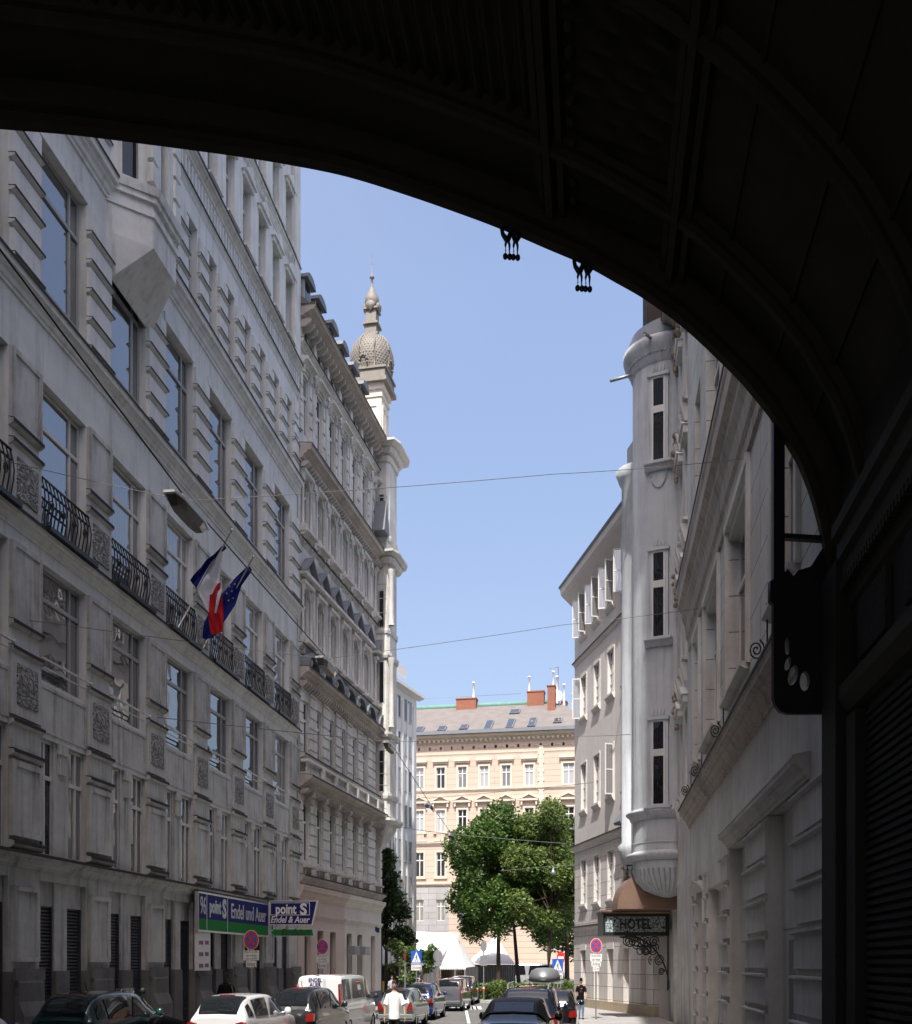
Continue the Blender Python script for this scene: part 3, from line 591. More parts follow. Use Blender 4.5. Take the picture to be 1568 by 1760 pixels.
for k in range(8):
    a = k*pi/4 + pi/8; b.tube([(tx+(r_+.03)*cos(a), tn+(r_+.03)*sin(a), z) for r_, z in pr], .05, 5)
for j in range(13):
    z = 34.45+.135*j;  r_ = next(p[0]+(q[0]-p[0])*(z-p[1])/(q[1]-p[1]) for p, q in zip(pr, pr[1:]) if q[1] >= z)-.038
    for k in range(40): a = (k+.5*(j % 2))*2*pi/40; b.ball((tx+r_*cos(a), tn+r_*sin(a), z), .062, 5, sz=1.25)
for k in range(4):
    a = k*pi/2+pi/4+.6
    for j in range(7):
        t = pi*j/6; b.ball((tx+1.13*cos(a+.22*cos(t)), tn+1.13*sin(a+.22*cos(t)), 34.4+.42*sin(t)), .07, 5)
b.cbox(tx, tn, 36.3, .82, .82, .12); b.cbox(tx, tn, 36.42, .62, .62, .5); b.cbox(tx, tn, 36.9, .84, .84, .12); b.cbox(tx, tn, 37.0, .58, .58, .75); b.cbox(tx, tn, 37.72, .78, .78, .1)
for k in range(4):
    a = k*pi/2; cx_, cy_ = tx+.36*cos(a), tn+.36*sin(a)
    b.lathe([(.001, -.3), (.25, -.1), (.3, .1), (.001, .38)], (cx_, cy_, 37.9), 8, sx=.5 if k % 2 == 0 else 1, sy=1 if k % 2 == 0 else .5)
b.lathe([(.2, 37.8), (.4, 38.1), (.38, 38.45), (.2, 38.8), (.08, 39.05), (.05, 39.5), (.13, 39.55), (.13, 39.62), (.03, 39.7), (.02, 40.3), (.012, 41.2), (.001, 41.3)], (tx-.05, tn, 0), 12)
b.build('dome', 'dome', r2)

# ================================================================ distant white office house
f3 = Frm('white_office_house', 1422, 28.9, 78, 'L', 'plain white house with vertical wall ribs and paired windows standing beyond the corner tower', 'building')
# (1422-x)/W = px/m ; at x=700,Y=f*W/722
W3 = f3.W; s3 = lambda px: f3.s(W3*F/(1422-px)); a0, a1 = s3(640), s3(716); zt = 21.0; b = f3.mb(); b.box(a0, a1, -8, 0, 0, zt)
wins = [(652, 655), (658, 663), (668, 671), (674, 676.5), (678, 681), (683.3, 688), (695.3, 698.5), (701.3, 706.8)]
for x in (656.5, 665.5, 672.5, 682, 691.5, 700, 710.5): s = s3(x); b.box(s-.12, s+.12, 0, .07, 0, zt-.8)
b.build('wall', 'white', f3.root)
b = f3.mb(); b.prof([(0, zt-.15), (.45, zt), (.45, zt+.2), (0, zt+.4)], a0, a1+.45); b.build('eaves', 'white', f3.root)
for px0, px1 in wins:
    for k in range(7):
        z = 18.95-k*2.42; w = s3(px1)-s3(px0)
        if z > .5: window(f3.root, -1, (s3(px0)+s3(px1))/2, .02, z, w, 1.5, 'plain', random.choice(['gld', 'gl2', 'gl2']), 'gframe')
b = f3.mb(); b.box(a0-1, a1-1, -7, -1, zt+.3, zt+1.3); b.box(a0+1, a1-2.0, -6, -2.2, zt+1.3, zt+2.2); b.prof([(-.6, zt+1.2), (-.5, zt+1.2), (-.5, zt+2.0), (-.6, zt+2.0)], a0, a1-.6)
b.build('roof_terrace', 'white', f3.root)
b = f3.mb()
for k in range(5): x = a1-1.2-k*.5; b.tube([(x, 2.5, zt+2), (x, 2.5, zt+3.6)], .03, 4); b.tube([(x-.2, 2.5, zt+3.5), (x+.4, 2.5, zt+3.5)], .03, 4)
b.build('roof_railing', 'metal', f3.root)

# ================================================================ cream house closing the street
t = empty('cream_town_house', (at(850, 0, 97).x, 97, 0), -.186); tag(t, 'sunlit apricot town house with grey slate roof closing the far end of the street', 'building'); rc = t; sc_ = F/97.0
def sx(px): return (px-850)/sc_/cos(.186)*1.0
def zz(py): return EYE+(HY-py)/sc_
A, B = sx(640), sx(1060); EV = zz(1262)
cols_ = [sx(x) for x in (645, 683, 720.5, 757.5, 795, 832.5, 870, 909, 975, 1015, 1050)]
b = MB(-1); b.box(A, B, -14, -.3, 0, EV); WO = .82; oc = [(c-WO/2*(1.25 if c > sx(950) else 1), c+WO/2*(1.25 if c > sx(950) else 1)) for c in cols_]
def rowc(z0, z1, o): row(b, z0, z1, o, 0, A, B, -.32)
zr = [zz(1352), zz(1427), zz(1505)]; H3 = [zz(1316)-zr[0], zz(1390)-zr[1], zz(1463)-zr[2]]
rowc(zr[0]+H3[0], EV, []); rowc(zr[0], zr[0]+H3[0], oc); rowc(zr[1]+H3[1], zr[0], []); rowc(zr[1], zr[1]+H3[1], oc); rowc(zr[2]+H3[2], zr[1], []); rowc(zr[2], zr[2]+H3[2], oc); rowc(zz(1523), zr[2], [])
b.build('wall', 'cream_j', rc)
zg = zz(1582); hg = zz(1545)-zg; XA = sx(772)
for a_, c_, m_ in ((A, XA, 'greystone'), (XA, B, 'cream_j')):
    b = MB(-1); oo = [o for o in oc if a_ < o[0] < c_]; row(b, zg, zg+hg, oo, 0.1, a_, c_, -.32); row(b, zg+hg, zz(1523), [], .1, a_, c_, -.32); row(b, 0, zg, [], .1, a_, c_, -.32); b.build('ashlar_floor', m_, rc)
def cbuild(fn, nm, m): b = MB(-1); fn(b); return b.build(nm, m, rc)
def f(b):
    b.prof(cornice(zz(1269), EV, .6), A, B+.3); b.prof(cornice(zz(1297), zz(1293), .08), A, B); b.prof(cornice(zz(1360), zz(1355), .16), A, B); b.prof(cornice(zz(1452), zz(1445), .25), A, B); b.prof(cornice(zz(1523), zz(1517), .3), A, B)
    x = A
    while x < B: b.box(x, x+.2, 0, .4, zz(1273), zz(1269)); x += .45
    for z0 in (0,):
        k = 0; z = zz(1445)
        while z < zz(1290): b.box(sx(929)-(.3 if k % 2 else .2), sx(929)+(.3 if k % 2 else .2), 0, .07, z, z+.4); z += .42; k += 1
cbuild(f, 'cornice', 'trim')
PR_ = {}
def item(key, fn, nm, m, x, z=0):
    if key not in PR_: b = MB(-1); fn(b); o = b.build(nm, m, rc); PR_[key] = o
    else: o = dup(PR_[key], rc)
    o.location = (x, 0, z); return o
for c, (p, q) in zip(cols_, oc):
    hw_ = (q-p)/2; wk = round(hw_, 2)
    for j, (z0, h) in enumerate(zip(zr, H3)):
        def f(b, h=h, j=j):
            b.box(-hw_-.17, -hw_, 0, .08, -.1, h+.15); b.box(hw_, hw_+.17, 0, .08, -.1, h+.15); b.box(-hw_, hw_, 0, .08, h, h+.15); b.box(-hw_-.25, hw_+.25, 0, .16, -.22, -.1)
        item(('s', wk, j), f, 'window_surround', 'trim', c, z0)
    def f(b): b.box(-hw_-.35, hw_+.35, 0, .3, .14, .36); b.box(-hw_-.3, hw_+.3, 0, .2, 0, .14)
    item(('h', wk), f, 'window_hood', 'trim', c, zz(1309.5))
    def f(b):
        b.box(-hw_-.45, hw_+.45, 0, .35, 0, .18); b.elev([(-hw_-.5, .18), (-hw_-.32, .18), (0, .55), (hw_+.32, .18), (hw_+.5, .18), (0, .78)], 0, .38); b.elev([(-hw_-.3, .18), (hw_+.3, .18), (0, .52)], 0, .1)
        for s_ in (-hw_-.36, hw_+.2): b.box(s_, s_+.16, 0, .28, -.4, 0)
    item(('p', wk), f, 'pediment', 'trim', c, zz(1378))
    def f(b): b.box(-hw_-.3, hw_+.3, 0, .2, 0, .12); b.box(-hw_-.3, hw_+.3, 0, .2, .72, .84); [b.box(-hw_+.05+k*hw_*.25, -hw_+.13+k*hw_*.25, 0, .16, .12, .72) for k in range(8)]
    item(('b', wk), f, 'balustrade', 'trim', c, zz(1444))
for i in range(15): item('ao', lambda b: b.elev([(.12*cos(k*pi/5), .17*sin(k*pi/5)) for k in range(10)], .0, .012), 'attic_opening', 'gld', sx(700.5+19.0*i), zz(1283))
for i in range(15): item('rd', lambda b: b.lathe([(.3, -.03), (.3, .03), (.2, .03), (.2, -.03)], (0, 0, 0), 12, sy=.25), 'roundel', 'trim', sx(710+19.0*i), zz(1283))
for i, (p, q) in enumerate(oc):
    for j, (z0, h) in enumerate(list(zip(zr, H3)) + [(zg, hg)]):
        g_ = 'glw' if (j == 0 and i in (7, 8, 9)) or (j == 1 and i == 3) or R() < .05 else random.choice(['gld', 'gld', 'gl2'])
        window(rc, -1, (p+q)/2, -.12, z0, q-p, h, 'cross', g_)
def f(b): b.prof([(.75, EV), (.6, EV+.15), (-6.5, zz(1190)+.4), (-12, EV)], A, sx(950)); P_ = [(sx(950), .6, EV+.15), (sx(1035), .6, EV+.15), (sx(950), -6.5, zz(1190)+.4), (sx(1035), -6.5, EV+.2)]; b.add([(a, -n, z) for a, n, z in P_], [(0, 1, 2), (1, 3, 2)], False)
cbuild(f, 'roof', 'slate')
def f(b): b.tube([(A, 6.6, zz(1190)+.45), (sx(944), 6.6, zz(1190)+.45)], .3, 6)
cbuild(f, 'copper_ridge', 'copper')
def f(b): b.box(A, B, .62, .95, EV, EV+.22); b.box(A, B, .3, .5, EV+.3, EV+.42)
cbuild(f, 'gutter', 'zinc')
RZ = zz(1190)+.4
def rp(px, t): x = sx(px); return x, .6-7.1*t, EV+.15+(RZ-EV-.15)*t
sl = math.atan2(RZ-EV-.15, 7.1)
for px, t_, w_, h_ in ((719, .15, .8, .9), (758, .15, .8, .8), (796, .17, .8, .8), (838, .2, .75, 1.7), (875, .22, .75, 1.7), (912, .24, .75, 1.6), (955, .26, .8, .8), (875, .68, 1.0, .8)):
    x, n, z = rp(px, t_); g_ = empty('skylight'); g_.parent = rc; g_.location = (x, -n, z+.06); g_.rotation_euler = (sl, 0, 0)
    b = MB(-1); b.cbox(0, 0, 0, w_, h_*1.5, .1); b.build('frame', 'zinc', g_); b = MB(-1); b.cbox(0, 0, .1, w_-.16, h_*1.5-.16, .02); b.build('pane', 'gl', g_)
for x0, x1, z0, z1, n in ((765, 801, 1203, 1183, -6), (893, 923, 1195, 1175, -6.2), (932, 945, 1216, 1174, -4.6), (953, 962, 1202, 1192, -7)):
    b = MB(-1); b.box(sx(x0), sx(x1), n-.8, n+.3, zz(z0)-1.4, zz(z1)+.6); b.box(sx(x0)-.06, sx(x1)+.06, n-.86, n+.36, zz(z1)+.6, zz(z1)+.72); b.build('chimney', 'brick', rc)
for px, y0, y1 in ((795, 1185, 1160), (896, 1178, 1155), (939, 1176, 1148), (945.5, 1190, 1157), (958, 1195, 1172), (973.5, 1208, 1189), (979, 1212, 1202)): b = MB(-1); b.tube([(sx(px), 6.3, zz(y0)), (sx(px), 6.3, zz(y1)+1.2)], .1, 6); b.tube([(sx(px), 6.3, zz(y1)+1.1), (sx(px), 6.3, zz(y1)+1.25)], .15, 6); b.build('flue_pipe', 'wsign', rc)
def f(b): b.elev([(sx(950)+.35*cos(k*pi/8), zz(1184)+.5+.5*sin(k*pi/8)) for k in range(16)], -5.6, -5.5); b.tube([(sx(950), 5.7, zz(1184)+.4), (sx(950), 6.4, zz(1184)-1.5)], .06, 5)
cbuild(f, 'satellite_dish', 'wsign')
def f(b): b.tube([(sx(947.5), 6.5, zz(1185)), (sx(947.5), 6.5, zz(1136)+1)], .03, 4); b.tube([(sx(931), 6.5, zz(1138)+1), (sx(948), 6.5, zz(1136)+1)], .03, 4); [b.tube([(sx(932+k*2.5), 6.3, zz(1139)+1), (sx(932+k*2.5), 6.7, zz(1137)+1)], .02, 4) for k in range(6)]; b.tube([(A, 6.6, RZ+1.1), (sx(880), 6.6, RZ+1.1)], .02, 4)
cbuild(f, 'aerial', 'metal')

# ================================================================ RIGHT: grey house 3
f5 = Frm('grey_corner_house', 490, 15.2, 42.6, 'R', 'sunlit warm grey house with open white casements beyond the hotel on the right', 'building')
r5 = f5.root; S5 = f5.s; ee = S5(15.2*F/498); zq = lambda r: 2.3+15.2*r
b = f5.mb(); YS = lambda px: S5(27010/(px-490)); cw = [YS(x) for x in (1004, 1026.5, 1050.5, 1078, 1108)]; ww = .9
o5 = [(c-ww/2, c+ww/2) for c in sorted(cw)]
zl = [(zq(.20), zq(.348)), (zq(.515), zq(.67)), (zq(.827), zq(.963)), (zq(1.10), zq(1.228))]
b.box(0, ee, -10, -.22, 0, zq(1.25)); z = zq(.12)
R5 = lambda z0, z1, o, n=0: row(b, z0, z1, o, n, 0, ee, -.24)
R5(zq(.4), zl[1][0], []); R5(*zl[1], o5); R5(zl[1][1], zl[2][0], []); R5(*zl[2], o5); R5(zl[2][1], zl[3][0], []); R5(*zl[3], o5); R5(zl[3][1], zq(1.25), [])
b.build('wall', 'r3', r5)
b = f5.mb(); R5(zq(.12), zl[0][0], []); R5(*zl[0], o5); R5(zl[0][1], zq(.4), []); o0 = [(p+.05, q-.05) for p, q in o5]; R5(.95, 2.95, [], -.0) if 0 else None
row(b, .55, 3.0, o0, .04, 0, ee, -.24); row(b, 3.0, zq(.12), [], .04, 0, ee, -.24); b.build('ashlar_wall', 'r3j', r5)
b = f5.mb(); row(b, 0, .55, [], .1, 0, ee, -.24); b.build('plinth', 'r3base', r5)
b = f5.mb()
for p, q in o0: b.box(p, q, -.235, -.2, .55, 3.0); b.box(p-.12, q+.12, .04, .06, .35+.2, .75) if 0 else None; b.box(p-.1, q+.1, .04, .07, 3.0, 3.3)
b.build('blind_recess', 'r3', r5)
for i, (z0, z1) in enumerate(zl):
    for c in cw: 
        window(r5, 1, c, -.12, z0, ww, z1-z0, 'rows', 'gl2')
        b = f5.mb(); b.prof([(0, -.3), (.06, -.26), (.15, -.1), (.15, 0), (0, 0)], c-ww/2-.12, c+ww/2+.12); o = b.build('window_sill', 'r3', r5, (0, 0, z0))
        b = f5.mb(); b.box(c-ww/2-.08, c-ww/2, 0, .03, z0, z1); b.box(c+ww/2, c+ww/2+.08, 0, .03, z0, z1); b.box(c-ww/2-.08, c+ww/2+.08, 0, .05, z1, z1+.1); b.build('window_surround', 'r3', r5)
def casement(s, z, h, ang):
    t = empty('open_casement'); t.parent = r5; t.location = (s, .03, z); t.rotation_euler = (0, 0, ang); w = .44
    b = MB(1); b.box(0, w, -.02, .02, 0, .06); b.box(0, w, -.02, .02, h-.06, h); b.box(0, .05, -.02, .02, .06, h-.06); b.box(w-.05, w, -.02, .02, .06, h-.06); b.box(.05, w-.05, -.02, .02, h*.48, h*.48+.05); b.build('frame', 'wframe', t)
    b = MB(1); b.box(.05, w-.05, -.005, .005, .06, h-.06); b.build('pane', 'gl2', t)
z0, z1 = zl[3]
for c in cw[:4]: casement(c-ww/2, z0, z1-z0, 1.75); casement(c+ww/2, z0, z1-z0, 1.2)
casement(cw[0]+ww/2, zl[2][0], zl[2][1]-zl[2][0], 1.3); casement(cw[2]-ww/2, zl[1][0], zl[1][1]-zl[1][0], 1.75)
corn(f5, zq(1.034)-.2, zq(1.034), .14, 0, ee, 'string_course', 'r3'); corn(f5, zq(.4)-.3, zq(.4)+.05, .22, 0, ee, 'string_course', 'r3'); corn(f5, zq(.12)-.15, zq(.12)+.1, .2, 0, ee, 'string_course', 'r3')
b = f5.mb(); b.prof([(0, zq(1.25)-.1), (.5, zq(1.25)+.35), (.62, zq(1.25)+.5), (.66, zq(1.25)+.8), (0, zq(1.25)+.7)], -.2, ee+.5); b.build('eaves', 'r3', r5)
b = f5.mb(); b.prof([(.7, zq(1.25)+.8), (.74, zq(1.25)+.9), (-3, zq(1.25)+3.2), (-10, zq(1.25)+3), (-10, zq(1.25)+.8)], -.2, ee+.55); b.build('roof', 'zinc', r5)
# slim lit oriel of house 3
oc5 = (S5(43.6), .1); b = f5.mb()
b.lathe([(.1, 5.6), (.45, 5.8), (.75, 6.3), (.95, 6.7), (1.02, 7.0), (1.06, 7.25), (.9, 7.4), (.9, 22.4), (1.0, 22.6), (1.15, 23.0), (.3, 23.4)], (oc5[0], oc5[1], 0), 28); b.build('round_oriel', 'tur', r5)
b = f5.mb(); b.box(oc5[0]-.5, oc5[0]+.9, 0, .5, 22.6, 24.4); b.build('oriel_roof', 'zinc', r5)
b = f5.mb()
x = S5(45.9)
for k in range(26): b.ball((x+U(-.25, .25), U(.03, .16), 5.6+k*.1), U(.06, .12), 6)
b.build('stucco_relief', 'gold', r5)
b = f5.mb(); b.prof([(0, 8.5), (.45, 8.5), (.5, 8.6), (.3, 8.95), (0, 9.1)], x-.45, x+.45); b.build('metal_hood', 'zinc', r5)

# ================================================================ RIGHT: hotel house
f4 = Frm('hotel_house', 1026, 3, 33.05, 'R', 'narrow ornate hotel facade with a tall pale round turret bay', 'building'); r4 = f4.root; S4 = f4.s; e4 = S4(42.5)
b = f4.mb(); o4 = [(S4(34.2), S4(35.1)), (S4(36.2), S4(37.1))]; b.box(0, e4, -10, -.3, 0, 28)
zf = [(8.3, 10.9), (12.6, 15.4), (17.2, 19.8), (21.2, 23.8)]
lo = 5.2
for z0, z1 in zf: row(b, lo, z0, [], 0, 0, e4); row(b, z0, z1, o4, 0, 0, e4); lo = z1
row(b, lo, 28, [], 0, 0, e4); b.build('wall', 'r1', r4)
b = f4.mb(); row(b, 0, 5.2, [(S4(38.6), S4(40.4))], 0, 0, e4); b.build('weathered_ground_floor', 'l1low', r4)
for p, q in o4:
    for z0, z1 in zf:
        b = f4.mb(); b.box(p-.15, q+.15, 0, .16, z1+.05, z1+.3); b.elev([(p-.2, z1+.3), (q+.2, z1+.3), ((p+q)/2, z1+.7)], 0, .22); ledge(b, p-.15, q+.15, z0-.25, 0, .17, .1)
        b.prof([(0, z0-.9), (.1, z0-.9), (.25, z0-.3), (0, z0-.3)], p, p+.15); b.prof([(0, z0-.9), (.1, z0-.9), (.25, z0-.3), (0, z0-.3)], q-.15, q); b.build('window_hood', 'r1', r4)
for p, q in o4:
    for z0, z1 in zf: window(r4, 1, (p+q)/2, -.15, z0, q-p, z1-z0, 'T', 'gld')
b = f4.mb()
for z0, k_ in ((10.9, 12), (15.5, 14), (19.9, 14), (24, 30)):
    for k in range(k_): b.ball((S4(37.8)+U(-.15, .25), U(0, .2), z0+k*.13), U(.06, .13), 6)
for k in range(60): b.ball((U(.2, e4-2.5), U(0, .14), U(24.3, 25.6)), U(.08, .2), 6)
b.build('stucco_relief', 'gold', r4)
corn(f4, 25.7, 26.3, .6, 0, e4, 'cornice', 'r1d'); b = f4.mb(); b.prof([(.5, 26.3), (-1.2, 29.2), (-6, 31), (-10, 28)], 0, e4); b.build('roof', 'slate', r4)
b = f4.mb(); xg = S4(41.0); b.box(xg-2.2, xg+1.3, -2.5, 1.1, 26.4, 31); b.elev([(xg-2.4, 31), (xg+1.5, 31), (xg-.4, 33)], -2.5, 1.25); b.build('roof_gable', plain('shade_dark_masonry', (.06, .052, .045), .9, 0, .4, 2, .5), r4)  # near-black base colour carries the shade on the gable
tcx, tcy, TR = S4(39.7), .3, 1.3
b = f4.mb(); T0 = (tcx, tcy, 0)
b.lathe([(TR, 8.1), (TR, 25.0)], T0, 48); b.lathe([(TR, 6.5), (TR, 7.95)], T0, 48); b.lathe([(TR+.02, 6.85), (TR+.03, 6.88), (TR+.02, 6.91)], T0, 48)
b.build('turret', 'tur', r4)
b = f4.mb(); b.lathe([(TR-.05, 7.72), (TR+.08, 7.76), (TR+.14, 7.9), (TR+.26, 8.0), (TR+.26, 8.08), (TR-.05, 8.2)], T0, 48); b.lathe([(TR-.02, 6.2), (TR+.15, 6.25), (TR+.24, 6.4), (TR+.24, 6.48), (TR-.02, 6.58)], T0, 48)
b.lathe([(TR-.02, 24.75), (TR+.08, 24.85), (TR+.12, 25.1), (TR+.3, 25.3), (TR+.36, 25.5), (TR+.36, 25.65), (TR-.3, 25.75)], T0, 48)
for k in range(60): a = pi*2*k/60; b.ball((tcx+(TR+.13)*cos(a), tcy+(TR+.13)*sin(a), 25.12), .06, 5)
b.build('turret_moulding', 'tur', r4)
b = f4.mb(); pr = [(TR+.02, 6.2), (TR, 5.9), (TR*.9, 5.5), (TR*.68, 5.15), (TR*.35, 4.95), (.12, 4.85)]; b.lathe(pr, T0, 48)
for k in range(40):
    a = 2*pi*k/40; b.tube([(tcx+(r_+.01)*cos(a), tcy+(r_+.01)*sin(a), z) for r_, z in pr[1:5]], [.045, .055, .04, .015], 5)
b.build('turret_corbel', 'tur', r4)
b = f4.mb(); b.lathe([(TR+.3, 25.7), (TR+.05, 26.3), (TR*.6, 26.75), (.1, 26.9)], T0, 32)
b.build('turret_roof', 'zinc', r4)
for a_, z_ in ((2.7, 25.6), (1.75, 24.9)):
    b = f4.mb(); b.tube([(tcx+(TR+.1)*cos(a_), tcy+(TR+.1)*sin(a_), z_), (tcx+(TR+1.0)*cos(a_+.0), tcy+(TR+.9)*sin(a_), z_-.25)], .06, 6); b.build('water_spout', 'metal', r4)
# turret windows face the viewer (about 16 degrees left of the street axis)
wa = pi + .30 + 0
for z0, z1 in ((21.0, 24.2), (14.45, 17.7), (8.2, 11.4)):
    a = pi-.30+.0; h = z1-z0
    t = empty('turret_window'); t.parent = r4; t.location = (tcx+(TR+.025)*cos(a), tcy+(TR+.025)*sin(a), z0); t.rotation_euler = (0, 0, a-pi/2)
    # local +Y points outwards
    b = MB(1); w = .5
    for q in ((-w/2, -w/2+.06, 0, h), (w/2-.06, w/2, 0, h), (-w/2+.06, w/2-.06, 0, .07), (-w/2+.06, w/2-.06, h-.07, h), (-w/2+.06, w/2-.06, h*.58, h*.66)): b.box(q[0], q[1], -.05, .05, q[2], q[3])
    b.build('frame', 'wframe', t)
    b = MB(1); b.box(-w/2+.05, w/2-.05, -.03, .01, .05, h-.05); b.build('pane', 'gld', t)
    b = MB(1); b.box(-w/2-.12, -w/2, -.08, .035, 0, h); b.box(w/2, w/2+.12, -.08, .035, 0, h); b.box(-w/2-.16, w/2+.16, -.1, .12, h, h+.12)
    for k in range(4): b.box(-.22+k*.13, -.18+k*.13, 0, .05, h+.2, h+.4)
    b.prof([(-.1, -.3), (.06, -.3), (.14, -.14), (.26, -.1), (.26, 0), (-.1, 0)], -w/2-.26, w/2+.26)
    if z0 > 20:
        for k in range(10): t0_, t1_ = pi+pi*k/10, pi+pi*(k+1)/10; b.tube([(.3*cos(t0_), .01, -.3+.62*sin(t0_)), (.3*cos(t1_), .01, -.3+.62*sin(t1_))], .025, 5)
    b.build('surround', 'tur', t)
# canopy
Yc = 41.3; xl, xr = at(1037, 0, Yc).x, at(1140, 0, Yc).x; t = empty('hotel_canopy', (xl, Yc, 0)); tag(t, 'brown copper entrance canopy with leaded glass HOTEL sign on curly iron brackets', 'canopy')
Wc = xr-xl+.25; zt, zb = at(0, 1570, Yc).z, at(0, 1608, Yc).z; D = 1.6
b = MB(1)
for z0, z1 in ((zb, zb+.14), (zt-.12, zt)): b.box(0, Wc, 0, D, z0, z1)
b.box(-.06, Wc, -.08, D, zt, zt+.1); b.box(0, .09, 0, .06, zb+.14, zt-.12); b.box(Wc-.16, Wc, 0, .06, zb+.14, zt-.12); b.box(0, .05, .06, D, zb+.14, zt-.12)
b.build('sign_box', 'blk', t)
gm = NT('leaded_glass'); v = gm.new('ShaderNodeTexVoronoi', feature='DISTANCE_TO_EDGE'); v.inputs['Scale'].default_value = 7; tcn = gm.new('ShaderNodeTexCoord'); gm.ln(tcn.outputs['Object'], v.inputs['Vector'])
rp_ = gm.new('ShaderNodeValToRGB'); gm.ln(v.outputs['Distance'], rp_.inputs[0]); rp_.color_ramp.elements[0].position = .04; rp_.color_ramp.elements[1].position = .07; rp_.color_ramp.elements[0].color = (.02, .02, .02, 1); rp_.color_ramp.elements[1].color = (.34, .42, .42, 1); gm.ln(rp_.outputs[0], gm.b.inputs['Base Color']); gm.b.inputs['Roughness'].default_value = .25
b = MB(1); b.box(.09, Wc-.16, .02, .05, zb+.14, zt-.12); b.build('leaded_glass', gm.m, t)
text('HOTEL', 'lettering', .62, 'txt', t, (Wc*.49, .0, (zb+zt)/2), 0, .66, .92, thick=.01, bold=.02)
b = MB(1); b.ball((.42, .0, (zb+zt)/2), .035); b.ball((Wc-.5, .0, (zb+zt)/2), .035); b.build('sign_dot', 'txt', t)
b = MB(1); n = 9; zc = zt+.1; hC = at(0, 1508, Yc).z-zc; x0c = .32; pts = [(x0c + (1.15-x0c+.15)*(1-cos(pi/2*k/n)), zc+hC*sin(pi/2*k/n)) for k in range(n+1)] + [(Wc, zc+hC), (Wc, zc)]
b.elev(pts, -D, -.05); b.build('copper_roof', 'cbrown', t)
b = MB(1)
for k in range(1, 6): x = x0c+.0+k*.4; b.box(x, x+.025, .03, .05, zc, zc+hC*min(1, .45+.3*k)*.98)
b.build('roof_seam', 'cbrown', t)
b = MB(1); b.tube([(-.1, -.1, zt+.06), (Wc, -.1, zt+.06)], .07, 8); b.build('copper_gutter', 'cbrown', t)
b = MB(1)
for k in range(8): x = 1.0+k*.2; b.tube([(x, .2, zc+hC), (x, .2, zc+hC+.5)], .02, 4); b.tube([(x+.06*cos(j), .2, zc+hC+.25+.12*sin(j)) for j in range(0, 7)], .015, 4)
b.tube([(.95, .2, zc+hC+.5), (2.6, .2, zc+hC+.5)], .025, 4); b.build('roof_railing', 'blk', t)
b = MB(1)
for yy in (.1, D-.1):
    b.tube([(.9+ (Wc-.9)*sin(pi/2*j/12), yy, zb-.02-2.1*(1-cos(pi/2*j/12))) for j in range(13)], .035, 5); b.tube([(Wc-.04, yy, zb), (Wc-.04, yy, zb-2.2)], .035, 5)
    for cx_, cz_, rr, turns in ((1.2, -.2, .2, 2), (1.62, -.3, .26, 2.2), (2.0, -.55, .25, 2.2), (2.25, -1.0, .2, 2), (2.05, -.25, .2, 1.8), (2.35, -1.45, .13, 2), (1.35, -.25, .33, 1), (1.75, -.6, .2, 1.4)):
        b.tube([(cx_+rr*(1-j/30)*cos(j*turns*2*pi/24), yy, zb+cz_+rr*(1-j/30)*sin(j*turns*2*pi/24)*1.2) for j in range(25)], .022, 4)
b.build('curly_bracket', 'blk', t)

# ================================================================ RIGHT: near house 1
f6 = Frm('cream_grey_house', 1026, 3, 13.0, 'R', 'shaded cream-grey house with heavy streaked cornices rising beside the bridge pier on the right', 'building'); r6 = f6.root; S6 = f6.s; e6 = S6(33)
b = f6.mb(); b.box(0, e6, -10, -.3, 0, 25)
o1 = [(S6(y0), S6(y1)) for y0, y1 in ((15.4, 17.45), (20.4, 23.5), (25.3, 28.4), (30, 31.6))]
row(b, 7.2, 8.3, [], 0, 0, e6); row(b, 8.3, 11.9, o1, 0, 0, e6); row(b, 11.9, 14.4, [], 0, 0, e6); row(b, 14.4, 15.6, [], 0, 0, e6); row(b, 15.6, 19.4, o1, 0, 0, e6); row(b, 19.4, 25, [], 0, 0, e6)
b.build('wall', 'r1j', r6)
og = [(S6(15.5), S6(18.1)), (S6(20.6), S6(23.3)), (S6(24.7), S6(27.8)), (S6(29.5), S6(30.6)), (S6(31.4), S6(32.4))]; b = f6.mb(); lo = 0
row(b, 0, 4.9, og, 0, 0, e6); b.box(og[2][0], og[2][1], -.3, 0, 4.3, 4.9); row(b, 4.9, 6.75, [], 0, 0, e6); b.box(og[0][0], og[0][1], -.3, -.24, 2.9, 4.9)
piers = [(S6(13.2), og[0][0]), (og[0][1], og[1][0]), (og[1][1]+.05, og[2][0]-.05), (og[2][1], og[2][1]+.7), (og[3][1], og[4][0])]
for p, q in piers:
    for k in range(7):
        z = .25+k*.66
        if z < 4.3: b.box(p+.02, q-.02, 0, .05, z, z+.5); ledge(b, p-.01, q+.01, z+.5, .05, .08, .05)
b.prof(cornice(4.9, 5.25, .25), og[0][0]-1, og[1][1]+.2); b.prof(cornice(4.4, 4.65, .18), og[3][0]-.3, og[4][1]+.3)
b.build('ground_floor', 'r1', r6)
corn(f6, 6.65, 7.25, .36, 0, e6+.3, 'cornice', 'r1d'); corn(f6, 12.35, 14.45, .42, 0, e6+.3, 'cornice', 'r1d')
for p, q in o1:
    b = f6.mb(); b.box(p-.22, p-.02, 0, .08, 8.2, 12.1); b.box(q+.02, q+.22, 0, .08, 8.2, 12.1); b.box(p-.22, q+.22, 0, .1, 12.1, 12.3); ledge(b, p-.15, q+.15, 8.1, 0, .2, .14); b.build('window_surround', 'r1', r6)
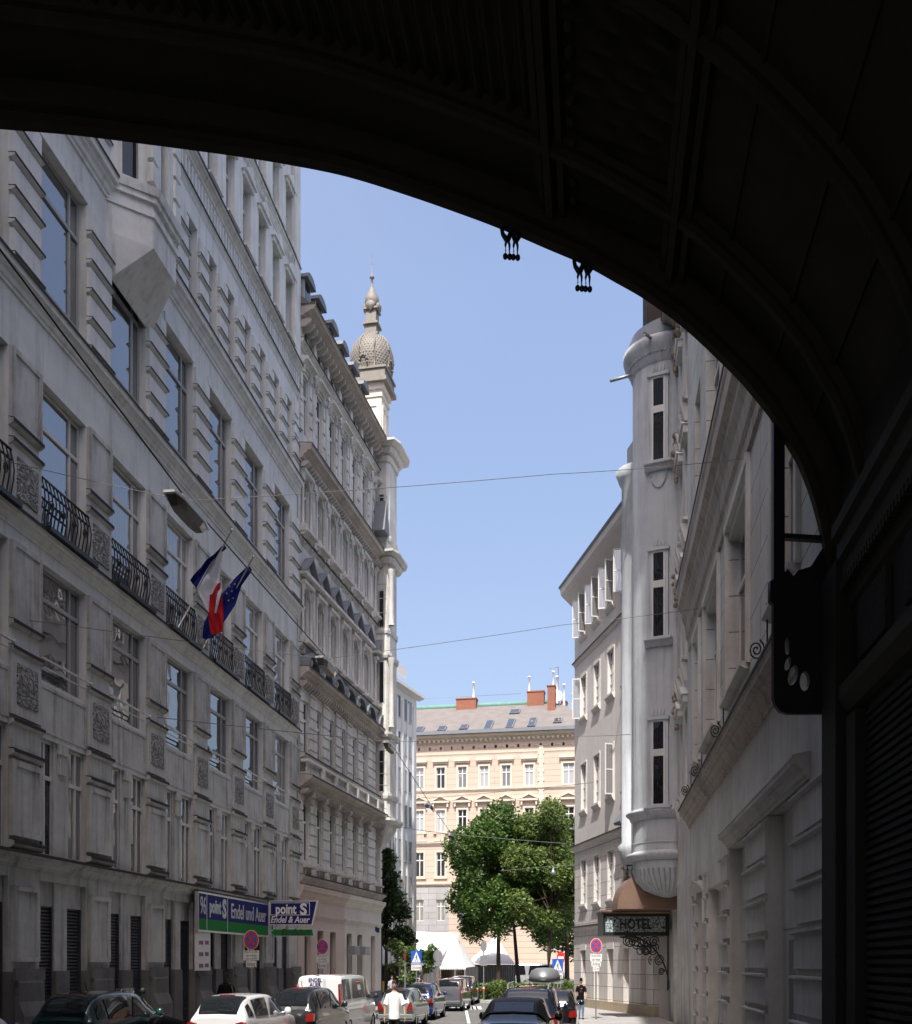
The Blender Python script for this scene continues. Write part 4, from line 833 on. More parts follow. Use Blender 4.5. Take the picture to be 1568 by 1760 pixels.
for p, q in o1:
    for z0, h in ((8.3, 3.58), (15.6, 3.78)): window(r6, 1, (p+q)/2, -.26, z0, q-p, h, 'cross', 'gld')
for i, (p, q) in enumerate(og): 
    b = f6.mb(); b.box(p, q, -.29, -.26, 0, 4.88 if i != 2 else 4.28); b.build('door_recess', 'r1', r6)
    b = f6.mb(); b.box((p+q)/2-.45, (p+q)/2+.45, -.26, -.2, 0, 2.7); b.build('door', 'shut', r6)
for p, q in o1:
    b = f6.mb()
    for e_, d_ in ((q, 1),):
        for zc_, rr_ in ((7.62, .14),): b.tube([(e_+.01*j*0, .3+rr_*(1-j/26)*cos(j*.6+2), zc_+rr_*1.3*(1-j/26)*sin(j*.6+2)) for j in range(24)], .014, 4)
        b.tube([(e_, .12, 7.25), (e_, .12, 8.35)], .014, 4); b.ball((e_, .12, 8.38), .03, 6)
    b.tube([(p, .12, 8.2), (q, .12, 8.2)], .014, 4); b.build('window_guard', 'blk', r6)
b = f6.mb(); b.prof([(.2, 25), (-2, 28), (-9, 28), (-10, 25)], 0, e6); b.build('roof', 'slate', r6)
b = f6.mb(); p = S6(29.3); b.box(p-.35, p-.05, 0, .03, 3.4, 4.1); b.build('house_number_plate', 'wsign', r6)
# ================================================================ ground
def strip(name, pts_fn, Ys, mat, z=0.0, thick=None, kind='structure'):
    b = MB(1); k = len(Ys)
    vs = []
    for Y in Ys:
        a, c = pts_fn(Y); vs += [(a, Y, gz(Y)+z), (c, Y, gz(Y)+z)]
        if thick: vs += [(a, Y, gz(Y)+z-thick), (c, Y, gz(Y)+z-thick)]
    n = 4 if thick else 2; fs = []
    for i in range(k-1):
        o = i*n; fs.append((o, o+1, o+n+1, o+n))
        if thick: fs += [(o, o+n, o+n+2, o+2), (o+1, o+3, o+n+3, o+n+1)]
    if thick: fs += [(0, 2, 3, 1), ((k-1)*4, (k-1)*4+1, (k-1)*4+3, (k-1)*4+2)]
    b.add(vs, fs, False); return tag(b.build(name, mat), kind=kind)
K1 = f1.k; Ys = [-14, 0, 10, 20, 30, 35, 42, 48, 54, 60, 70, 100, 160]
strip('ground', lambda Y: (-500, 500), [-300, -15, 0, 10, 20, 30, 35, 60, 100, 200, 700], 'grd', -.01)
strip('road', lambda Y: (K1*Y-12.3, K1*Y+3.2) if Y < 56 else (-24, 26), [-14, 0, 10, 20, 30, 35, 42, 50, 55, 57, 70, 95], 'asph', 0)
strip('left_pavement', lambda Y: (K1*Y-15 if Y > 42 else K1*Y-12.4, K1*Y-10.4), [-14, 0, 10, 20, 30, 35, 42, 54.5], 'pave', .13, .3)
strip('right_pavement', lambda Y: (K1*Y+(1.0 if Y < 34 else -.75), K1*Y+(3.1 if Y < 42 else 2.6)), [-14, 0, 10, 20, 30, 33.9, 34.1, 42, 50, 54], 'pave', .13, .3)
strip('square_pavement', lambda Y: (-1.2, 16), [61, 64, 75, 95], 'pave', .13, .3)
b = MB(1)
for k in range(7): x = at(776+k*7, 0, 54).x; b.box(x, x+.3, 52.5, 56.0, .004, .008)
b.box(at(800, 0, 49).x, at(800, 0, 49).x+.12, 40, 51, .004, .008); tag(b.build('road_marking', 'paint'), kind='structure')

# ================================================================ iron bridge overhead
bt = math.radians(8.0); TA = math.tan(bt)
def facept(px, py):
    k = (px-CX)/F; Y = (13.0 - 4.58*TA)/(1 - k*TA); return Vector((k*Y, Y, EYE+(HY-py)/F*Y))
raw = [(0, 222), (120, 232), (250, 248), (400, 268), (510, 286), (600, 305), (700, 336), (800, 371), (868, 397), (940, 428), (1000, 454), (1060, 487), (1110, 516), (1170, 560), (1220, 605), (1270, 655), (1300, 690), (1325, 722), (1345, 757), (1370, 800), (1390, 850), (1403, 895), (1411, 930), (1416, 965), (1418, 1000)]
P3 = [facept(*p) for p in raw]
cst, snt = cos(f1.th), sin(f1.th)
def latz(p): return (p.x*cst - p.y*snt, p.z, p.x*snt + p.y*cst)     # lateral, height, along
prof_ = [latz(p) for p in P3]
lm = prof_[0][0]; ap = -4.9 - .35                                   # mirror the left haunch
left = []
for l, z, s in reversed(prof_):
    if 2*(lm-.0)-l < lm: left.append((2*lm - l, z - 0, 0))
left = [(l, z) for l, z, s in left if l > -14.6] if 0 else [(lm-.6, prof_[0][1]+.01), (lm-1.6, prof_[0][1]-.10), (lm-2.8, prof_[0][1]-.5), (lm-3.8, prof_[0][1]-1.1), (lm-4.9, prof_[0][1]-2.2)]
pr2 = [(l, z) for l, z in reversed(left)] + [(l, z) for l, z, s in prof_]
# resample smoothly
def cat(P, n):
    out = []; Q = [P[0]] + P + [P[-1]]
    for i in range(1, len(Q)-2):
        for k in range(n):
            t = k/n; a = []
            for d in range(len(P[0])):
                p0, p1, p2, p3 = Q[i-1][d], Q[i][d], Q[i+1][d], Q[i+2][d]
                a.append(.5*((2*p1)+(-p0+p2)*t+(2*p0-5*p1+4*p2-p3)*t*t+(-p0+3*p1-3*p2+p3)*t**3))
            out.append(tuple(a))
    out.append(P[-1]); return out
PR = cat(pr2, 5)
def faceal(l):        # along-street coordinate of the far face at lateral l
    # point X=l*c+s*sn, Y=-l*sn+s*c ; on plane Y = 13+(X-4.58)*TA
    return (13 - 4.58*TA + l*cst*TA + l*snt)/(cst - snt*TA)
def W3d(l, s, z): return (l*cst + s*snt, -l*snt + s*cst, z)
BR = empty('arched_bridge', (0, 0, 0)); tag(BR, 'dark iron arched road bridge whose ribbed underside fills the top of the view', 'bridge')
S0 = -8.0
nrm = []
for i, (l, z) in enumerate(PR):
    a = PR[max(i-1, 0)]; c = PR[min(i+1, len(PR)-1)]; dx, dz = c[0]-a[0], c[1]-a[1]; L = math.hypot(dx, dz); nrm.append((dz/L*-1, dx/L))   # outward up
def offp(i, d): return PR[i][0]+nrm[i][0]*d, PR[i][1]+nrm[i][1]*d
L1_, L2_ = 0, 0
def latof(px, py): return latz(facept(px, py))[0]
RB = [latof(940, 428), latof(1130, 530), latof(1262, 648)]
# vault skin: corrugations along the street left of the first rib, across it between first and second ribs
b = MB(1); vs = []; acc = 0
fine = []
for i in range(len(PR)-1):
    n = 10 if PR[i][0] < RB[0] else 1
    for k in range(n): fine.append(i + k/n)
fine.append(len(PR)-1)
def pt(t, d):
    i = min(int(t), len(PR)-2); f_ = t-i; l = PR[i][0]*(1-f_)+PR[i+1][0]*f_; z = PR[i][1]*(1-f_)+PR[i+1][1]*f_
    nx = nrm[i][0]*(1-f_)+nrm[i+1][0]*f_; nz = nrm[i][1]*(1-f_)+nrm[i+1][1]*f_; return l+nx*d, z+nz*d
NS = 220; d0 = .35
prev = None; cum = 0; rows_ = []
for t in fine:
    l, z = pt(t, 0)
    if prev: cum += math.hypot(l-prev[0], z-prev[1])
    prev = (l, z); rows_.append((t, l, cum))
for t, l, c_ in rows_:
    se = faceal(l)
    for j in range(NS+1):
        s = S0 + (se-.1-S0)*j/NS; dd = d0
        if l < RB[0] and s < se-1.35: dd += .05*cos(c_*2*pi/.17)
        elif RB[0] <= l < RB[1] and s < se-.2: dd += .05*cos(s*2*pi/.26)
        q = pt(t, dd); vs.append(W3d(q[0], s, q[1]))
w_ = NS+1; b.add(vs, [(i*w_+j, i*w_+j+1, (i+1)*w_+j+1, (i+1)*w_+j) for i in range(len(rows_)-1) for j in range(NS)], True)
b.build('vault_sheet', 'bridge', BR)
def rib(sa, wd, d_in, d_out, name='transverse_rib', l0=-99, mat='bridge', rel=True):
    b = MB(1); vs = []; ids = [i for i in range(len(PR)) if PR[i][0] >= l0]
    for i in ids:
        l = PR[i][0]; s = (faceal(l)+sa) if rel else sa
        for d, ss in ((d_in, s), (d_in, s+wd), (d_out, s+wd), (d_out, s)): q = offp(i, d); vs.append(W3d(q[0], ss, q[1]))
    k = len(ids); b.add(vs, [(i*4+j, i*4+(j+1) % 4, (i+1)*4+(j+1) % 4, (i+1)*4+j) for i in range(k-1) for j in range(4)] + [(0, 1, 2, 3), tuple((k-1)*4+j for j in (3, 2, 1, 0))], False)
    return b.build(name, mat, BR)
rib(-.16, .16, 0, 1.3, 'face_arch'); rib(-.3, .14, .1, .5, 'face_moulding')
for sa in (-1.35, -3.6, -7.2, -11.5): rib(sa, .1, .16, .5); rib(sa-.08, .26, .24, .45, 'rib_moulding')
def long_rib(l, wd=.14):
    b = MB(1); i = min(range(len(PR)), key=lambda i: abs(PR[i][0]-l)); n = nrm[i]; tx_, tz_ = n[1], -n[0]; se = faceal(l)-.12
    for o, w2, dd in ((0, wd*.6, .14), (-wd*.9, wd*.5, .22), (wd*.9, wd*.5, .22)):
        vs = []
        for s in (S0, se):
            for a, d in ((o-w2/2, dd), (o+w2/2, dd), (o+w2/2, .5), (o-w2/2, .5)): vs.append(W3d(PR[i][0]+tx_*a+n[0]*d, s, PR[i][1]+tz_*a+n[1]*d))
        b.add(vs, [(0, 1, 5, 4), (1, 2, 6, 5), (2, 3, 7, 6), (3, 0, 4, 7), (0, 3, 2, 1), (4, 5, 6, 7)], False)
    b.build('longitudinal_rib', 'bridge', BR)
for l in RB[:2]: long_rib(l)
b = MB(1)                                           # rivet rows beside the first rib
for l in (RB[0]+.28,):
    i = min(range(len(PR)), key=lambda i: abs(PR[i][0]-l)); s = 0.5
    while s < faceal(l)-.5: q = offp(i, .24); b.ball(W3d(q[0], s, q[1]), .05, 5); s += .28
b.build('rivet_row', 'bridge', BR)
# panel joints on the haunch
for l in (latof(1200, 586), latof(1290, 678), latof(1350, 765)):
    b = MB(1); i = min(range(len(PR)), key=lambda i: abs(PR[i][0]-l)); n = nrm[i]; vs = []
    for s in (S0, faceal(l)-.3):
        for a, d in ((-.02, .31), (.02, .31), (.02, .4), (-.02, .4)): vs.append(W3d(PR[i][0]+n[1]*a+n[0]*d, s, PR[i][1]-n[0]*a+n[1]*d))
    b.add(vs, [(0, 1, 5, 4), (1, 2, 6, 5), (3, 0, 4, 7), (0, 3, 2, 1), (4, 5, 6, 7)], False); b.build('panel_joint', 'bridge', BR)
# deck and parapet
b = MB(1); vs = []
for l in (-19, 16):
    for s in (S0, faceal(l)): 
        for z in (13.6, 14.9): vs.append(W3d(l, s, z))
b.add(vs, [(0, 2, 3, 1), (4, 5, 7, 6), (0, 4, 6, 2), (1, 3, 7, 5), (2, 6, 7, 3), (0, 1, 5, 4)], False); b.build('deck', 'bridge', BR)
b = MB(1); vs = []
ids = list(range(len(PR)))
for i in ids:
    l, z = offp(i, .2); s = faceal(PR[i][0])-.1; vs += [W3d(l, s, z), W3d(l, s, 13.7)]
b.add(vs, [(2*i, 2*i+1, 2*i+3, 2*i+2) for i in range(len(ids)-1)], False); b.build('spandrel', 'bridge', BR)
b = MB(1); vs = []
for l in (-19, 16):
    for s in (faceal(l)-.25, faceal(l)):
        for z in (14.9, 15.9): vs.append(W3d(l, s, z))
b.add(vs, [(0, 2, 3, 1), (4, 5, 7, 6), (0, 4, 6, 2), (1, 3, 7, 5), (2, 6, 7, 3), (0, 1, 5, 4)], False); b.build('parapet', 'bridge', BR)
# masonry abutments
def slab(l0, l1, s0, s1, z0, z1, b): b.box(l0, l1, s0, s1, z0, z1)
def wallobj(name, mat, fn, parent=BR):
    b = MB(1); fn(b); b.v = [W3d(x, y, z) for x, y, z in b.v]; return b.build(name, mat, parent)
sR = 13.25; LW = 2.95
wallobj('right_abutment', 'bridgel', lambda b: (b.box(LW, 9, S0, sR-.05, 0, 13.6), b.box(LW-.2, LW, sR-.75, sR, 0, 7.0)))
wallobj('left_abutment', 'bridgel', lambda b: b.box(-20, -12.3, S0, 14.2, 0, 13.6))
def ent(b):
    def ex(pts, l, s0, s1):
        k = len(pts); b.add([(l-n, s0, z) for n, z in pts] + [(l-n, s1, z) for n, z in pts], [[i, (i+1) % k, k+(i+1) % k, k+i] for i in range(k)] + [list(range(k)), list(range(2*k-1, k-1, -1))], False)
    ex([(0, 6.4), (.06, 6.45), (.08, 6.65), (.14, 6.7), (.14, 6.9), (.2, 6.95), (.2, 7.15), (.26, 7.2), (.26, 7.35), (0, 7.6)], LW, S0, sR-.8)
    ex([(0, 5.15), (.1, 5.2), (.18, 5.35), (.18, 5.5), (0, 5.6)], LW, S0, sR-.8)
    s = S0
    while s < sR-.9: b.box(LW-.17, LW, s, s+.05, 6.6, 6.7); s += .11
wallobj('entablature', 'bridge', ent)
s_ = sR-1.2
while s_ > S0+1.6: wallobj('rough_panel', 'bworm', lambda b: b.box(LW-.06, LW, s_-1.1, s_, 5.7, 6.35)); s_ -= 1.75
def shu(b):
    s = sR-1.0
    while s > S0+3:
        z = .5
        while z < 5.0: b.box(LW-.05, LW, s-2.9, s-.5, z, z+.05); z += .09
        b.box(LW-.14, LW, s-.42, s, 0, 5.1); s -= 3.5
wallobj('grooved_pier', 'bridgel', shu)
# post and pierced bracket at the arch face
def fl(px, py): p = facept(px, py); return p
pA = facept(1328, 1228); ez = lambda py, px=1350: facept(px, py).z
t = empty('bracket_frame', tuple(facept(1328, HY))); t.parent = BR; t.rotation_euler = (0, 0, bt)
def lx(px, py): p = facept(px, py); q = p - t.location; return (q.x/cos(bt), p.z - t.location.z)
def ov(cx_, cy_, rx, ry, rot=0): return [lx(cx_+rx*cos(a)*cos(rot)-ry*sin(a)*sin(rot), cy_+rx*cos(a)*sin(rot)+ry*sin(a)*cos(rot)) for a in [2*pi*k/14 for k in range(14)]]
out = [lx(*p) for p in [(1328, 700), (1347, 700), (1347, 985), (1352, 980), (1362, 992), (1370, 982), (1392, 975), (1420, 930), (1440, 960), (1440, 1228), (1352, 1228), (1340, 1224), (1332, 1214), (1328, 1200), (1328, 1040), (1322, 1035), (1322, 1000), (1328, 997)]]
curve_plate('pierced_plate', [out, ov(1351, 1112, 4, 15), ov(1352, 1142, 5, 12, .3), ov(1361, 1162, 8, 18, .25), ov(1381, 1172, 8.5, 17, .05)], .07, 'blk', t)
b = MB(1); a, z = lx(1347, 923); a2, _ = lx(1420, 923); b.box(a, a2, -.05, .05, z-.03, z+.03); b.build('tie_bar', 'blk', t)
# hanging pendants of the arch: paired legs ending in balls
for cx_, cy_ in ((879, 395), (1003, 450)):
    p = facept(cx_, cy_); g_ = empty('pendant_ornament', tuple(p)); g_.parent = BR; g_.rotation_euler = (0, 0, bt); u = 12.6/F
    def q(px, py): return ((px)*u, 0, -(py)*u)
    b = MB(1)
    for s in (-1, 1):
        o = -6.5 if s < 0 else 7.5
        b.tube([q(o-8 if s < 0 else o+7, -14), q(o-10 if s < 0 else o+9, 0), q(o-8 if s < 0 else o+7, 9), q(o-2 if s < 0 else o+1, 17), q(o, 20)], [3.2*u, 3.4*u, 3.8*u, 4.6*u, 4*u], 8)
        b.tube([q(o+6 if s < 0 else o-6, -14), q(o+6 if s < 0 else o-5, 4), q(o+2 if s < 0 else o-2, 14), q(o, 20)], [3*u, 4*u, 4.4*u, 4*u], 8)
        for e in (-1, 1): b.tube([q(o+e*1.5, 18), q(o+e*3.6, 27), q(o+e*3.2, 36), q(o+e*3.6, 42)], [2.6*u, 2.0*u, 1.2*u, 1*u], 7); b.ball(q(o+e*3.8, 46), 4.4*u, 10, sz=1.25)
    b.build('legs', 'blk', g_)
# ================================================================ unseen: rear houses close the street canyon, blocks above the bridge added for shade
def block(name, label, l0, l1, s0, s1, z0, z1, front, mat='l1'):
    t = empty(name, (0, 0, 0)); tag(t, label, 'building')
    wallobj('wall', mat, lambda b: b.box(l0, l1, s0, s1, z0, z1), t)
    wallobj('cornice', mat, lambda b: b.box(l0-.4, l1+.4, s0-.4, s1+.0, z1, z1+.6), t)
    def wn(b):
        s = s0+1.5
        while s < s1-2:
            z = z0+2
            while z < z1-3: b.box(front-.03 if front == l0 else front-.3, front+.3 if front == l0 else front+.03, s, s+1.2, z, z+2.2); z += 4
            s += 3.2
    wallobj('window_row', 'gld', wn, t)
block('turret_shade_block', 'tall plain block added out of view above the bridge to shade the turret', 1.3, 14, 3, 10.5, 14.9, 74, 1.3)  # added out of view, this tall only to keep sun off the turret
block('rear_left_house', 'stucco house behind the viewer on the left side of the street', -26, -12.3, -50, -8.2, 0, 15, -12.3)
block('rear_right_house', 'stucco house behind the viewer on the right side of the street', 3, 16, -50, -8.2, 0, 15, 3)
block('bay_shade_block', 'plain block added out of view above the left bridge end to shade the bay', -26, -9.8, 7.5, 11.2, 14.9, 54, -9.8)  # added out of view, pushed forward so sun misses bay and reveals
# ================================================================ cars
SX = .77
def car(name, label, pos, L, W, H, col_, kind='hatch', rz=-f1.th, group=None, plate=None, extras=True, glassm='cgl', lamp='side', roofm=None):
    t = empty(name, pos, rz); tag(t, label, 'car', group)
    b_ = .62*H; g0 = .17
    hw = W/2
    # stations: y, zb, zbelt, ztop, half width, half top width
    if kind == 'hatch': st = [(0, .5, .62*H, .66*H, .80, .62), (.04, .32, .63*H, .70*H, .93, .68), (.12, .26, .64*H, .79*H, .97, .70), (.3, .22, .645*H, .90*H, .99, .71), (.55, .2, .645*H, .965*H, 1, .73), (1.0, .18, .64*H, .995*H, 1, .76), (1.6, .17, .635*H, H, 1, .77), (2.1, .17, .63*H, .97*H, 1, .75), (2.55, .17, .62*H, .86*H, 1, .72), (2.95, .17, .61*H, .70*H, 1, .74), (3.15, .18, .60*H, .645*H, .99, .8), (3.6, .2, .55*H, .58*H, .96, .8), (L-.08, .25, .45*H, .48*H, .88, .75), (L, .35, .38*H, .40*H, .7, .6)]; cab = (1, 8); rear = (1, 4.4); fr = (7.1, 9.4)
    elif kind == 'estate': st = [(0, .5, .58*H, .62*H, .82, .66), (.04, .32, .6*H, .68*H, .94, .70), (.14, .26, .615*H, .78*H, .98, .72), (.3, .22, .62*H, .90*H, .99, .74), (.48, .2, .62*H, .97*H, 1, .76), (1.2, .18, .62*H, 1.0*H, 1, .78), (2.2, .17, .62*H, H, 1, .78), (2.8, .17, .61*H, .96*H, 1, .76), (3.25, .17, .6*H, .82*H, 1, .73), (3.6, .17, .59*H, .66*H, 1, .76), (3.8, .18, .58*H, .62*H, .99, .82), (4.2, .2, .53*H, .56*H, .96, .8), (L-.08, .25, .44*H, .47*H, .88, .75), (L, .35, .38*H, .40*H, .7, .6)]; cab = (1, 8); rear = (1, 4.2); fr = (7.1, 9.3)
    elif kind == 'van': st = [(0, .5, .56*H, .93*H, .93, .82), (.03, .3, .57*H, .965*H, .975, .84), (.1, .25, .57*H, .985*H, .99, .85), (.3, .22, .575*H, .995*H, 1, .86), (.8, .2, .58*H, H, 1, .86), (1.8, .18, .58*H, H, 1, .86), (2.8, .17, .58*H, .99*H, 1, .85), (3.3, .17, .57*H, .96*H, 1, .83), (3.75, .17, .56*H, .82*H, 1, .80), (4.1, .17, .54*H, .62*H, .99, .8), (4.4, .2, .5*H, .54*H, .97, .8), (4.6, .22, .44*H, .48*H, .93, .8), (L-.05, .25, .36*H, .40*H, .86, .75), (L, .35, .3*H, .33*H, .7, .6)]; cab = (1, 8); rear = None; fr = (7.1, 8.9)
    elif kind == 'cabrio': st = [(0, .5, .60*H, .64*H, .82, .66), (.04, .32, .635*H, .67*H, .94, .74), (.25, .26, .665*H, .70*H, .98, .76), (.45, .22, .67*H, .76*H, .99, .70), (.8, .2, .67*H, .90*H, 1, .68), (1.1, .18, .67*H, .985*H, 1, .70), (1.7, .17, .66*H, H, 1, .72), (2.1, .17, .66*H, .98*H, 1, .71), (2.5, .17, .65*H, .86*H, 1, .69), (2.9, .17, .64*H, .70*H, 1, .72), (3.1, .18, .62*H, .66*H, .99, .8), (3.6, .2, .56*H, .60*H, .96, .8), (L-.08, .25, .46*H, .50*H, .88, .75), (L, .35, .38*H, .41*H, .7, .6)]; cab = (3, 8); rear = (3.2, 4.8); fr = (7.1, 9.4)
    elif kind == 'tall': st = [(0, .45, .60*H, .64*H, .86, .74), (.03, .3, .61*H, .74*H, .96, .78), (.08, .26, .62*H, .84*H, .98, .79), (.18, .22, .62*H, .94*H, .99, .80), (.4, .2, .62*H, .985*H, 1, .81), (1.2, .18, .62*H, 1.0*H, 1, .82), (2.0, .17, .62*H, H, 1, .82), (2.5, .17, .61*H, .95*H, 1, .8), (2.9, .17, .6*H, .80*H, 1, .77), (3.2, .17, .59*H, .66*H, 1, .78), (3.4, .18, .57*H, .61*H, .99, .82), (3.7, .2, .53*H, .56*H, .96, .8), (L-.08, .25, .44*H, .47*H, .88, .75), (L, .35, .38*H, .40*H, .7, .6)]; cab = (1, 8); rear = (1, 3.6); fr = (7.1, 9.3)
    def ring(s):
        y, zb, zl_, zt_, wf, tf = s; w = hw*wf; wt = hw*tf; gh = zt_-zl_
        return [(0, zb), (w*.8, zb), (w*.96, zb+.1), (w, zb+.4*(zl_-zb)), (w*.995, zb+.8*(zl_-zb)), (w*.955, zl_), (w*.955*.55+wt*.45, zl_+gh*.45), (wt, zl_+gh*.86), (wt*.86, zl_+gh*.965), (wt*.45, zt_), (0, zt_+.008)]
    RG = [[(x, s[0], z) for x, z in ring(s)] for s in st]
    def cr(A, t):
        i = max(0, min(int(t), len(A)-2)); f = t-i; p0, p1, p2, p3 = A[max(i-1, 0)], A[i], A[i+1], A[min(i+2, len(A)-1)]
        return tuple(.5*((2*p1[d])+(-p0[d]+p2[d])*f+(2*p0[d]-5*p1[d]+4*p2[d]-p3[d])*f*f+(-p0[d]+3*p1[d]-3*p2[d]+p3[d])*f**3) for d in range(3))
    def SP(u, v): return Vector(cr([cr(r_, v) for r_ in RG], u))
    def SN(u, v):
        e = .03; du = SP(min(u+e, 13), v)-SP(max(u-e, 0), v); dv = SP(u, min(v+e, 10))-SP(u, max(v-e, 0)); n = du.cross(dv); n = n.normalized() if n.length > 1e-9 else Vector((0, 0, 1))
        c = SP(u, v)-Vector((0, SP(u, v).y, .45*H)); return n if n.dot(c) > 0 else -n
    b = MB(1); NU, NV = 52, 30; vs = [SP(13*i/NU, 10*j/NV) for i in range(NU+1) for j in range(NV+1)]; n1 = len(vs)
    for mir in (1, -1): b.add([(p.x*mir, p.y, p.z) for p in vs], [(i*(NV+1)+j, i*(NV+1)+j+1, (i+1)*(NV+1)+j+1, (i+1)*(NV+1)+j) for i in range(NU) for j in range(NV)], True)
    e = [(vs[j].x, vs[j].y, vs[j].z) for j in range(NV+1)]; e += [(-x, y, z) for x, y, z in reversed(e[1:-1])]; b.add(e, [tuple(range(len(e)))], False)
    body = b.build('body', col_, t)
    def patch(name, u0, u1, v0, v1, mat, off=.012, both=True, n=8, par=t, skew=0, cross=False):
        if v1 < 9.9 and both is True:
            for sd_ in (1, -1): patch(name, u0, u1, v0, v1, mat, off, sd_, n, par, skew)
            return None
        b = MB(1)
        for mir in ((1, -1) if both is True else (both,)):
            P_ = []
            for i in range(n+1):
                for j in range(n+1):
                    v = v0+(v1-v0)*j/n; u = u0+(u1-u0)*i/n + skew*(v-v0)*(0.5-i/n)
                    p = SP(u, v)+SN(u, v)*off; P_.append((p.x*mir, p.y, p.z))
            b.add(P_, [(i*(n+1)+j, i*(n+1)+j+1, (i+1)*(n+1)+j+1, (i+1)*(n+1)+j) for i in range(n) for j in range(n)], True)
        return b.build(name, mat, par)
    if kind == 'cabrio': patch('soft_top', 3.4, 7.8, 6.9, 10, 'plastic', .02, n=14); patch('soft_top_side', 3.4, 5.2, 5.3, 6.9, 'plastic', .02)
    if rear: patch('rear_window', rear[0]+.25, rear[1]-.35 if kind != 'cabrio' else rear[1]-.3, 7.6 if kind != 'cabrio' else 8.2, 10, glassm, .018 if kind != 'cabrio' else .03, n=12)
    else: pass
    patch('windscreen', fr[0]+.35, fr[1], 7.7, 10, glassm, .015)
    c0, c1 = cab; m = (c0+c1)/2+.3
    if kind == 'van':
        for u0, u1 in ((6.3, 8.3), (4.4, 6.1), (1.2, 4.2)): patch('side_window', u0, u1, 5.2, 6.9, glassm, .014, skew=.15)
    else:
        patch('front_side_window', 6.0 if kind != 'cabrio' else 5.2, 8.6, 5.15, 6.85, glassm, .014, skew=.5); 
        if kind != 'cabrio': patch('rear_side_window', 4.2, 5.85, 5.15, 6.85, glassm, .014, skew=.0); patch('quarter_window', 2.6, 4.0, 5.25, 6.6, glassm, .014, skew=.5)
    zl_ = st[1][2]
    # lamps
    if lamp == 'side': lz0, lz1, lw = .47*H, .61*H, .2*W
    elif lamp == 'tall': lz0, lz1, lw = .40*H, .86*H, .10*W
    elif lamp == 'tri': lz0, lz1, lw = .46*H, .66*H, .2*W
    for s in (-1, 1):
        b = MB(1); v0 = 3.6; n = 6
        if lamp == 'tall': pts = [(hw*.92, lz0), (hw*.955, lz0+.1), (hw*.87, lz1), (hw*.81, lz1-.02), (hw*.85, lz0)]
        elif lamp == 'tri': pts = [(hw*.62, lz0+.02), (hw*.97, lz0), (hw*.97, lz0+.12), (hw*.9, lz1+.02), (hw*.80, lz1)]
        else: pts = [(hw*.64, lz0+.03), (hw*.7, lz0), (hw*.96, lz0+.01), (hw*.97, lz1-.03), (hw*.88, lz1), (hw*.68, lz1-.03)]
        b.elev([(s*x, z) for x, z in pts], -.1 if lamp != 'tall' else -.2, .035); b.build('tail_lamp', 'tlight', t)
        b = MB(1); cxl = (pts[0][0]+pts[2][0])/2*s; czl = lz0+(lz1-lz0)*.35; b.box(cxl-.06*W/1.3, cxl+.05*W/1.3, .035, .045, czl, czl+.07); b.build('reversing_lamp', 'lens', t)
        b = MB(1); yy = st[8][0] if kind != 'van' else 3.9
        b.lathe([(.001, -.1), (.075, -.07), (.085, 0), (.06, .06), (.001, .08)], (s*(hw+.10), yy, zl_+.10), 10, sx=1, sy=.6); b.tube([(s*hw*.93, yy, zl_+.04), (s*(hw+.06), yy, zl_+.07)], .025, 5); b.build('wing_mirror', col_ if kind != 'van' else 'plastic', t)
    b = MB(1); b.box(-hw*.9, hw*.9, -.0, .06, .28, .36); b.box(-hw*.98, hw*.98, -.04, .2, .36, .52); o = b.build('bumper', col_, t, bevel=.02)
    b = MB(1); zp = .52*H if kind != 'van' else .45*H
    b.box(-.26*SX, .26*SX, .02, .05, zp-.06, zp+.06); o = b.build('number_plate', 'plate', t)
    text(plate or 'W-4162K', 'plate_text', .1, 'txt', o, (.03, -.054, zp), 0, .7, 1, thick=.002)
    b = MB(1); b.box(-.36*SX, .36*SX, .03, .06, zp+.09, zp+.12); b.build('handle_strip', 'chrome', t)
    if extras and kind != 'cabrio':
        p = SP(1.3, 10); b = MB(1); b.tube([(0, p.y-.02, p.z), (-.2, p.y+.06, p.z+.06)], .012, 5); b.build('wiper', 'plastic', t)
        p = SP(4.6, 10); b = MB(1); b.box(-.16, .16, p.y-.2, p.y-.12, p.z-.02, p.z+.005); b.build('brake_lamp', 'tlight', t)
        p = SP(5, 10); b = MB(1); b.tube([(0, p.y, p.z), (0, p.y-.12, p.z+.18)], .008, 4); b.build('aerial', 'plastic', t)
    if kind in ('cabrio',):
        b = MB(1); b.box(-.14, .14, -.005, .05, .63*H, .66*H); b.build('brake_lamp', 'tlight', t)
    for sx_ in (-1, 1):
        for y in (.72, L-.82):
            w = empty('wheel', (sx_*(hw-.09), y, .31)); w.parent = t; w.rotation_euler = (0, pi/2, 0)
            b = MB(1); b.lathe([(.2, -.09), (.29, -.09), (.315, -.05), (.315, .05), (.29, .09), (.2, .09)], (0, 0, 0), 24); b.build('tyre', 'tyre', w)
            b = MB(1); b.lathe([(.02, .07*sx_), (.2, .075*sx_), (.21, .02*sx_), (.2, -.05*sx_)], (0, 0, 0), 20); b.build('rim', 'alu', w)
    b = MB(1)
    for y in (.72, L-.82):
        for s in (-1, 1): b.lathe([(.001, 0), (.36, 0)], (0, 0, 0), 3) if 0 else b.elev([(y+.36*cos(a), .31+.36*sin(a)) for a in [pi*k/10 for k in range(11)]], 0, .01) if 0 else None
    return t
def paint(n, c, metal=.2): return plain(n, c, .25, metal, .04, 3, coat=1.0)
